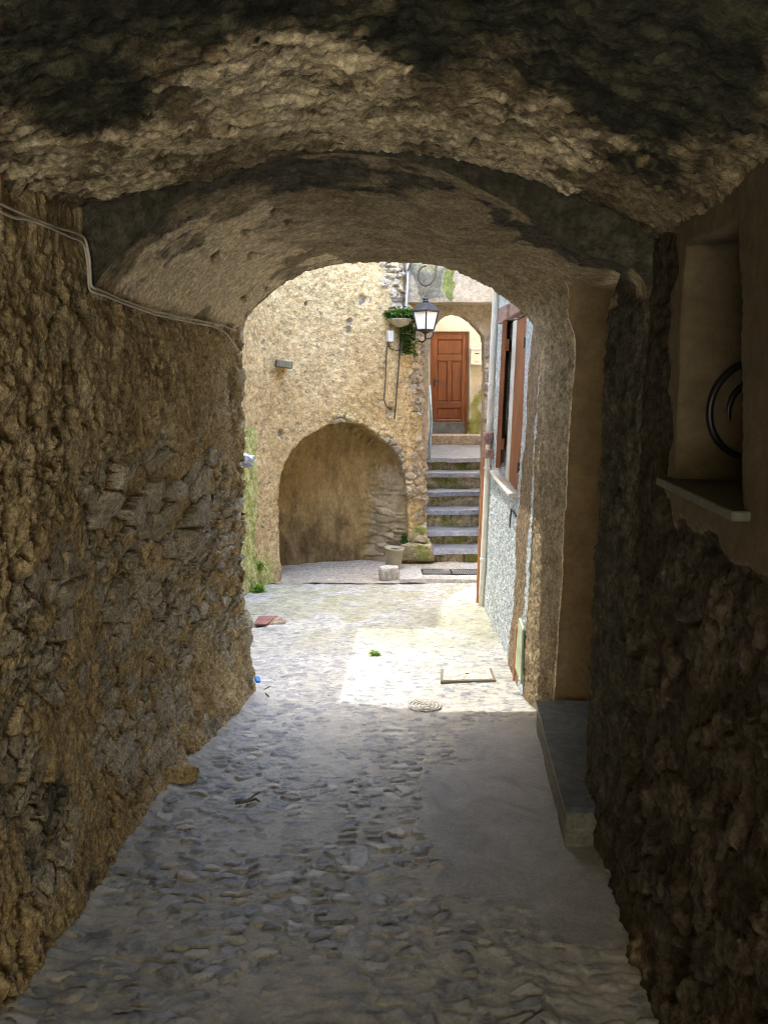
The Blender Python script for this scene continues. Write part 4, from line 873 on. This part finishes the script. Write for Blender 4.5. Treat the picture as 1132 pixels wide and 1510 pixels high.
for k in range(4):
    a, b, c, d = A4[k], A4[(k + 1) % 4], B4[(k + 1) % 4], B4[k]; cen = Vector(lc) + Vector((0, 0, hl * .3)); 
    nrm_ = (Vector(b) - Vector(a)).cross(Vector(d) - Vector(a)).normalized(); nrm_ = nrm_ if nrm_.dot(Vector(a) - cen) > 0 else -nrm_
    MB().poly([Vector(q) - nrm_ * .004 for q in (a, b, c, d)], -nrm_ * .003).build('pane', M['milk'], lan)
mb = MB().lathe(lc, [(rt_ * 1.08, zt2), (rt_ * 1.08, zt2 + .012), (rt_ * .62, zt2 + hl * .24), (rt_ * .5, zt2 + hl * .25), (rt_ * .46, zt2 + hl * .27), (.02, zt2 + hl * .31)], 4, R(-90)); roof = mb.build('lamp_roof', M['lampmetal'], lan)
o = MB().lathe(lc, [(.03, zt2 + hl * .29), (.034, zt2 + hl * .35), (.016, zt2 + hl * .38), (.04, zt2 + hl * .41), (.01, zt2 + hl * .47)], 12).build('finial', M['lampmetal'], lan, smooth=True); o.parent = roof; o.location = Vector(lan['_w']) - Vector(roof['_w'])
# scroll arm under the lamp back to the wall corner
pts = [(lc[0], lc[1], lc[2] - .02), (lc[0] + .0, lc[1] + .0, lc[2] - .10), (lc[0] - .03, lc[1] + .06, lc[2] - .12), (lc[0] - .06, lc[1] + .2, lc[2] - .1)]
mb = MB().tube(pts, .010, 8); sp_ = []
for k in range(20): a = R(-150 + k * 13); sp_.append((lc[0] + .035 + .05 * math.cos(a), lc[1] + .0, lc[2] - .03 + .055 * math.sin(a)))
mb.tube(sp_[:14], .008, 6); mb.build('bracket', M['iron'], lan, smooth=True)
# iron scroll high on the band
Ys = 8.88; mb = MB(); pts = []
for x, y in [(642, 383), (643, 392), (642.5, 402), (640, 411), (635, 418), (629, 421.5), (622, 420), (617.5, 413), (616, 404), (618, 396.5), (623, 392.5), (628, 392)]: pts.append(at_d(x, y, Ys))
pts = np.array(pts); u = np.linspace(0, len(pts) - 1, 50); pts = np.stack([np.interp(u, range(len(pts)), pts[:, i]) for i in range(3)], 1)
for _ in range(4): pts[1:-1] = (pts[:-2] + 2 * pts[1:-1] + pts[2:]) / 4
mb.tube([tuple(p) for p in pts], .012, 8); e = at_d(642, 383, Ys); mb.tube([tuple(e), (e[0], 9.0, e[2] + .06)], .012, 8)
a = at_d(625, 421, Ys); b = at_d(627, 438, Yl); mb.tube([tuple(a), tuple(b)], .006, 6)
tag(mb.build('iron_scroll', M['rust'], smooth=True), 'rusty iron scroll hook above the lantern on the moss-stained band', 'bracket')
p = [at_d(608, 384, 8.94), at_d(604, 391, 8.93), at_d(601, 400, 8.93)]; MB().tube([tuple(q) for q in p], .012, 6).build('stay', M['rust'], None)
o = COL.objects[-1]; tag(o, 'short rusty iron stay near the top of the conduit', 'bracket')

# ---- plants ----------------------------------------------------------------------------------------
def leaves(pts, size, mb, spread=.6):
    for p in pts:
        a = random.uniform(0, 6.28); el = random.uniform(-.5, 1.0) * spread; s_ = size * random.uniform(.6, 1.3)
        d = Vector((math.cos(a) * math.cos(el), math.sin(a) * math.cos(el), math.sin(el))); w = d.cross(Vector((random.uniform(-.3, .3), random.uniform(-.3, .3), 1))).normalized() * s_ * .38
        p = Vector(p); m = p + d * s_ * .5 + Vector((0, 0, s_ * .1)); q = p + d * s_ - Vector((0, 0, s_ * .12))
        v = [mb.bm.verts.new(c) for c in (p, m + w, q, m - w)]; mb.bm.faces.new(v)
    return mb
Yp = 8.88; pc = at_d(590, 473, Yp); pl = empty('hanging_planter', (pc[0], Yp, pc[2] - .06)); tag(pl, 'shallow grey bowl planter of trailing greenery hung on the cream wall', 'planter')
r_ = .155; MB().lathe((pc[0], Yp + .02, pc[2] - .07), [(.05, 0), (.10, .025), (r_, .075), (r_ + .006, .09), (r_ - .006, .092), (r_ - .02, .07), (.02, .065)], 24).build('bowl', M['pot'], pl, smooth=True)
pts = []
for k in range(900):
    a = random.uniform(0, 6.28); q = math.sqrt(random.random()); pts.append((pc[0] + q * (r_ + .05) * math.cos(a) * 1.05, Yp + .02 + q * (r_ - .02) * math.sin(a), pc[2] + .02 + (1 - q * .6) * random.uniform(0, .13) + random.uniform(-.02, .035)))
for k in range(650):    # trailing curtain to the right
    u = random.random(); x = at_d(602 + random.gauss(0, 8 - 4 * u), 470 + u * 55, Yp)[0]; z = at_d(600, 470 + u * 52, Yp)[2]; pts.append((x, Yp - .0 + random.uniform(-.05, .05) + .05 * u, z + random.uniform(-.02, .02)))
mb = leaves(pts, .046, MB()); mb.build('foliage', M['leaf'], pl, rc=False)
def weed(c, w, h, n, size, mat, label, lean=(0, 0)):
    pts = []
    for k in range(n):
        a = random.uniform(0, 6.28); q = math.sqrt(random.random()); z = random.random(); pts.append((c[0] + q * w * math.cos(a) * (1 - .4 * z) + lean[0] * z, c[1] + q * w * .7 * math.sin(a) + lean[1] * z, c[2] + z * h * (1 - .6 * q)))
    mb = leaves(pts, size, MB(), .9)
    for k in range(6): a = random.uniform(0, 6.28); mb.tube([(c[0], c[1], c[2] - .01), (c[0] + w * .5 * math.cos(a), c[1] + w * .4 * math.sin(a), c[2] + h * .6)], .002, 4)
    o = mb.build('weed', mat, rc=False); tag(o, label, 'plant'); return o
q = gnd(382, 873); weed((q[0], q[1], q[2] + .0), .075, .10, 130, .035, M['lime'], 'bright green weed tuft at the foot of the left rubble wall corner')
q = at_d(384, 836, 7.75); weed((q[0] + .0, 7.78, q[2] - .04), .05, .12, 90, .03, M['lime'], 'green sprig growing out of the cream wall just above the tuft at its foot')
q = at_d(597, 796, 8.98); weed((q[0] - .01, 8.99, q[2] - .04), .05, .17, 120, .032, M['leaf'], 'green weed sprouting beside the lower steps')
q = gnd(552, 966); weed((q[0], q[1], q[2]), .045, .04, 60, .026, M['lime'], 'tiny green weed among the cobbles at the edge of the sunlit patch')
q = at_d(636, 832, 9.1); weed((q[0], 9.09, q[2] - .01), .05, .07, 70, .026, M['leaf'], 'small dark weed at the base of the bottom step')
q = at_d(607, 518, 9.0); weed((q[0] + .02, 9.06, q[2] - .06), .05, .12, 80, .028, M['leaf'], 'wisp of greenery in the stones below the planter')

# ---- pot, stone, grates ---------------------------------------------------------------------------------
q = at_d(579, 846, 8.72); zf = gz(8.72) + .03; pot = empty('flower_pot', (q[0], 8.72, zf)); tag(pot, 'weathered clay bucket pot standing under the arch by the steps', 'pot')
hp = .265; mb = MB().lathe((q[0], 8.72, zf), [(.075, 0), (.088, .03), (.103, hp * .6), (.108, hp * .92), (.116, hp * .94), (.116, hp), (.10, hp), (.097, hp * .88), (.02, hp * .86)], 28); bmesh.ops.rotate(mb.bm, verts=mb.bm.verts, cent=(q[0], 8.72, zf), matrix=Matrix.Rotation(R(4), 3, 'Y')); mb.build('body', M['pot'], pot, smooth=True)
MB().lathe((q[0] + .018, 8.72, zf), [(.094, hp * .865), (.094, hp * .885), (.03, hp * .90)], 20).build('soil', M['soil'], pot, smooth=True)
q = gnd(573, 858); tag(MB().rock((q[0], q[1] + .10, q[2] + .07), (.20, .16, .155), (0, 0, .15), 61, .06, .14, 9).build('stone_block', rough_mat('pale_stone', [(.36, .34, .3), (.46, .44, .40), (.55, .53, .48)], 8, bs=60, bstr=.4), smooth=True), 'pale squarish stone block lying in front of the clay pot', 'stone')
def grate(pa, pb, label):
    za = .052; a = gnd(*pa, lift=za); b = gnd(*pb, lift=za); y0_, y1_ = min(a[1], b[1]), max(a[1], b[1]); x0, x1 = a[0], b[0]
    root = empty('drain_grate', ((x0 + x1) / 2, (y0_ + y1_) / 2, gz((y0_ + y1_) / 2) + za)); tag(root, label, 'drain grate', 'drain grates at the stair foot'); zc = root['_w'][2]; al = math.atan(-SL)
    mb = MB(); cy = (y0_ + y1_) / 2; L = y1_ - y0_
    for x in (x0, x1): mb.box((x, cy, zc), (.012, L, .012), (al, 0, 0), .002)
    for y in (y0_, y1_): mb.box(((x0 + x1) / 2, y, gz(y) + za), (x1 - x0 + .012, .012, .012), (al, 0, 0), .002)
    mb.build('frame', M['iron'], root); mb = MB(); n = 15
    for k in range(1, n): mb.box((x0 + (x1 - x0) * k / n, cy, zc - .001), (.010, L - .01, .010), (al, 0, 0), .002)
    mb.build('bar', M['zinc'], root); MB().box(((x0 + x1) / 2, cy, zc - .006), (x1 - x0 - .01, L - .01, .003), (al, 0, 0), 0).build('pit', M['iron'], root)
grate((623, 846.5), (663, 839.5), 'iron drain grate nearer the clay pot at the stair foot'); grate((667, 847), (706, 839.8), 'iron drain grate nearer the drainpipe at the stair foot')

# ---- covers and scraps on the lane -------------------------------------------------------------------------
al = math.atan(-SL)
cs = [gnd(x, y, .012) for x, y in ((649, 1005), (731, 1003), (724, 985.5), (650, 986.5))]
cm = empty('manhole_cover', tuple(np.mean(cs, 0))); tag(cm, 'rectangular cast manhole cover in the sunlit cobbles', 'manhole cover')
nrm_ = Vector((0, SL, 1)).normalized()
cen = Vector(np.mean(cs, 0)); MB().poly([Vector(c) - nrm_ * .012 for c in cs], nrm_ * .013).build('frame', M['coverframe'], cm)
ins = [Vector(c) + (cen - Vector(c)).normalized() * .022 for c in cs]; MB().poly([c - nrm_ * .004 for c in ins], nrm_ * .010).build('lid', M['cover'], cm)
o = MB().lathe(tuple(cen + nrm_ * .0055), [(.014, 0), (.014, .0012)], 12).build('lift_hole', M['iron'], cm)
q = gnd(626, 1040, .004); mb = MB()
for r in (.028, .052, .075, .096):
    mb.tube([(q[0] + r * math.cos(t_), q[1] + r * math.sin(t_), q[2] - SL * r * math.sin(t_)) for t_ in np.linspace(0, 6.2, 28)], .006, 6)
mb.lathe(tuple(q - np.array([0, 0, .012])), [(.104, -.02), (.104, .003), (.09, .006)], 28); tag(mb.build('drain_cover', M['cover'], smooth=True), 'small round ribbed drain cover in front of the manhole cover', 'drain cover')
q = gnd(383, 917, .012); tag(MB().poly([(q[0] - .03, q[1] - .16, gz(q[1] - .16) + .02), (q[0] + .08, q[1] - .12, gz(q[1] - .12) + .012), (q[0] + .13, q[1] + .14, gz(q[1] + .14) + .02), (q[0] - .02, q[1] + .10, gz(q[1] + .1) + .03)], (0, 0, .012)).build('roof_tile', M['red']), 'broken red tile lying by the foot of the left wall', 'tile')
q = gnd(405, 917, .006); tag(MB().rock(tuple(q), (.17, .14, .03), (0, 0, .4), 66, .08, .3, 6).build('flat_stone', M['brownstone'], smooth=True), 'flat brown stone next to the broken red tile', 'stone')
q = gnd(380, 1003, .01); tag(MB().rock(tuple(q), (.032, .06, .022), (.2, .3, .4), 67, .15, .25, 5).build('plastic_scrap', M['blue'], smooth=True), 'bright blue plastic scrap at the left wall corner', 'litter')
for i, (pp, lab) in enumerate((([(376, 1018), (384, 1020), (391, 1022), (397, 1027)], 'dark bent twig on the ground beside the left wall corner'), ([(347, 1184), (362, 1182), (377, 1178), (383, 1182)], 'thin dark twig on the cobbles in front of the left wall'))):
    mb = MB().tube([tuple(gnd(x, y, .02)) for x, y in pp], [.008, .007, .006, .004], 6); a = gnd(*pp[1], .02); mb.tube([tuple(a), tuple(a + np.array([.05, .06, .01]))], .004, 5); tag(mb.build('twig', M['oldwood'], smooth=True), lab, 'twig')
q = gnd(272, 1150); mb = MB().rock((q[0] - .06, q[1] + .03, q[2] + .03), (.16, .2, .12), (0, .3, .5), 71, .14, .3, 10); tag(mb.build('boulder', M['left'], smooth=True), 'brown boulder bedded at the foot of the left rubble wall', 'stone')

# ---- cables ---------------------------------------------------------------------------------------------------
def on_left(px, py, out):
    s_, z_ = LW.hit(px, py); i = np.abs(sv_l - s_).argmin(); j = np.abs(zv_l - z_).argmin(); j = min(j, len(zv_l) - 1)
    w = PL[max(0, i - 5):i + 6, max(0, j - 5):j + 6]; x = w[..., 0].max(); b = LW.pos(np.array(s_), np.array(z_)); return (x + out, b[1], z_)
sv_l = spaced((0, .9 - YB, .15), (.9 - YB, 1.6 - YB, .03), (1.6 - YB, 3.2 - YB, .0072), (3.2 - YB, LW.len, .009)); zv_l = spaced((-.75, 1.95, .0078), (1.95, 2.75, .05)); PL = np.array([left_wall.data.vertices[k].co for k in range(len(sv_l) * len(zv_l))]).reshape(len(sv_l), len(zv_l), 3) + np.array(left_wall['_w'])
def cab_wall(x, y):
    r = ray(x, y); c_ = -.95
    for _ in range(4):
        p = r * (c_ / r[0]) + np.array([0, 0, CZ]); i = np.abs(LW.f[0, 1] + sv_l - p[1]).argmin(); j = min(np.abs(zv_l - p[2]).argmin(), len(zv_l) - 1)
        c_ = PL[max(0, i - 5):i + 6, max(0, j - 5):j + 6, 0].max() + .005
    return r * (c_ / r[0]) + np.array([0, 0, CZ])
def dens(pp, n=60):
    pp = np.array(pp, float); d = np.concatenate([[0], np.cumsum(np.hypot(*np.diff(pp, axis=0).T))]); u = np.linspace(0, d[-1], n); return list(zip(np.interp(u, d, pp[:, 0]), np.interp(u, d, pp[:, 1])))
ca = [(-30, 288), (0, 300), (40, 318), (80, 334), (112, 343), (124, 348), (129, 362), (133, 385), (134, 412), (135, 424), (145, 426), (180, 442), (220, 456), (260, 466), (300, 474), (330, 480), (348, 488)]
cb = [(-30, 300), (0, 311), (20, 321), (45, 324), (80, 338), (105, 350), (121, 355), (126, 366), (130, 390), (131, 415), (133, 430), (150, 434), (190, 450), (230, 464), (280, 475), (318, 482), (335, 492), (343, 505), (351, 517)]
for pp, lab in ((ca, 'upper of two pale cables clipped along the top of the rough ochre wall'), (cb, 'lower of two pale cables along the ochre wall, its end drooping at the corner')):
    pts = []
    for x, y in dens(pp, 130):
        if x < 122: pts.append(cab_wall(x, y))
        elif x < 135.5 and y < 431: pts.append(at_d(x, y, 2.425))
        else:
            r = ray(x, y); c_ = np.interp(x, [135, 180, 230, 300, 355], [-.882, -.885, -.868, -.835, -.795]); pts.append(r * (c_ / r[0]) + np.array([0, 0, CZ]))
    pts = np.array(pts)
    for _ in range(2): pts[1:-1] = (pts[:-2] + 2 * pts[1:-1] + pts[2:]) / 4
    tag(MB().tube([tuple(p) for p in pts], .0042, 6).build('cable', M['cable'], smooth=True), lab, 'cable', 'pale cables on the ochre wall')
def on_y(px, py, out=.03):
    s_, z_ = YW.hit(px, py); p = YW.pos(np.array(s_), np.array(z_)) + YW.nrm(np.array(s_), .1) * out; return tuple(p)
def ywcable(name, mat, pp, r, lab, cat, out=.035):
    tag(MB().tube([on_y(x, y, out) for x, y in dens(pp, 30)], r, 8).build(name, mat, smooth=True), lab, cat)
ywcable('conduit', M['greypipe'], [(598, 380), (597, 420), (594, 470), (592, 480)], .014, 'pale grey conduit running down to the hanging planter', 'conduit', .05)
ywcable('cable', M['darkcable'], [(540, 381), (570, 383), (592, 385), (594, 392), (593, 430), (590, 470), (587, 520), (584, 560), (581, 600), (579, 618)], .008, 'long dark cable from the arch crown past the planter to the wall hole', 'cable')
ywcable('cable', M['darkcable'], [(571, 503), (568, 512), (566, 560), (564, 590), (568, 600), (574, 604)], .007, 'dark cable from the junction box down to the wall hole', 'cable')
ywcable('cable', M['darkcable'], [(570, 506), (573, 514), (582, 517), (592, 516), (596, 513)], .006, 'short dark cable looping right from the junction box', 'cable')
p = Vector(on_y(572, 496, .05)); s_, _z = YW.hit(572, 496); n = YW.nrm(np.array(s_), .1); ang = math.atan2(n[1], n[0]) + math.pi / 2
tag(MB().box(p, (.065, .05, .12), (0, 0, ang), .008, 2).build('junction_box', M['box']), 'small pale grey electric junction box under the planter', 'junction box')
p = Vector(on_y(411, 537, .08)); tag(MB().box(p, (.17, .16, .075), (0, R(8), .3), .008).build('beam_stub', M['oldwood']), 'sawn-off weathered timber beam stub in the cream wall', 'beam')
q = at_d(364, 680, 6.2); tag(MB().rock(tuple(q), (.10, .12, .09), (.1, .3, .2), 77, .12, .25, 7).build('slate_fragment', rough_mat('pale_slate', [(.34, .36, .38), (.43, .45, .48), (.52, .54, .57)], 6), smooth=True), 'pale blue-grey slate bit jutting at the edge of the rough ochre wall', 'stone')

# ---- house over the passage (its mass shuts out the sky) and roofs --------------------------------------------
h = empty('passage_house', (0, 0, 2.76)); tag(h, 'low rendered house built over the passage', 'house')
MB().box((0, (4.35 + YB) / 2, 3.05), (5.6, 4.35 - YB, .56), bev=.02).build('wall', M['house'], h)
MB().poly([(-3, 4.4, 3.34), (3, 4.4, 3.34), (3, 4.4, 3.42), (0, 4.4, 3.75), (-3, 4.4, 3.42)], (0, YB - 4.5, 0)).build('roof', M['tile'], h)
MB().box((0, YB - 5, 2.0), (9, .5, 6.0), bev=.02).build('far_wall', M['house']); tag(COL.objects[-1], 'plain house wall across the lane behind the passage', 'wall')

# ------------------------------------------------------------------ light, sky, camera
S_ = Vector((-math.cos(EL) * math.cos(AZ), math.cos(EL) * math.sin(AZ), math.sin(EL)))
sl = bpy.data.lights.new('sun', 'SUN'); sl.energy = 2.0; sl.angle = R(.53); sl.color = (1, .97, .9); so = bpy.data.objects.new('sun', sl); COL.objects.link(so); so.rotation_euler = S_.to_track_quat('Z', 'Y').to_euler(); so.location = (-4, 3, 12)
w = bpy.data.worlds.new('World'); sc.world = w; w.use_nodes = True; nt = w.node_tree; bg = nt.nodes['Background']; sky = nt.nodes.new('ShaderNodeTexSky'); sky.sky_type = 'NISHITA'; sky.sun_disc = False
sky.sun_elevation = EL; sky.sun_rotation = math.atan2(S_.x, S_.y); sky.air_density = 1.3; sky.dust_density = 3.0; nt.links.new(sky.outputs[0], bg.inputs[0]); bg.inputs[1].default_value = .15
cam = bpy.data.cameras.new('camera'); cam.sensor_fit = 'VERTICAL'; cam.sensor_height = 36; cam.lens = F / 1510 * 36; cam.clip_start = .05; cam.clip_end = 500
co = bpy.data.objects.new('camera', cam); COL.objects.link(co); co.location = (0, 0, CZ); co.rotation_euler = (math.pi / 2 - TH, 0, 0); sc.camera = co
sc.view_settings.view_transform = 'Standard'; sc.view_settings.look = 'None'; sc.view_settings.gamma = 1; sc.view_settings.exposure = 4.62
sc.render.engine = 'CYCLES'; c = sc.cycles; c.max_bounces = 10; c.diffuse_bounces = 8; c.glossy_bounces = 3; c.use_denoising = True; c.denoising_prefilter = 'NONE'; c.use_guiding = True; c.filter_width = 1.1; c.sample_clamp_indirect = 6; c.caustics_reflective = False; c.caustics_refractive = False
for o in COL.objects:
    if '_w' in o: del o['_w']
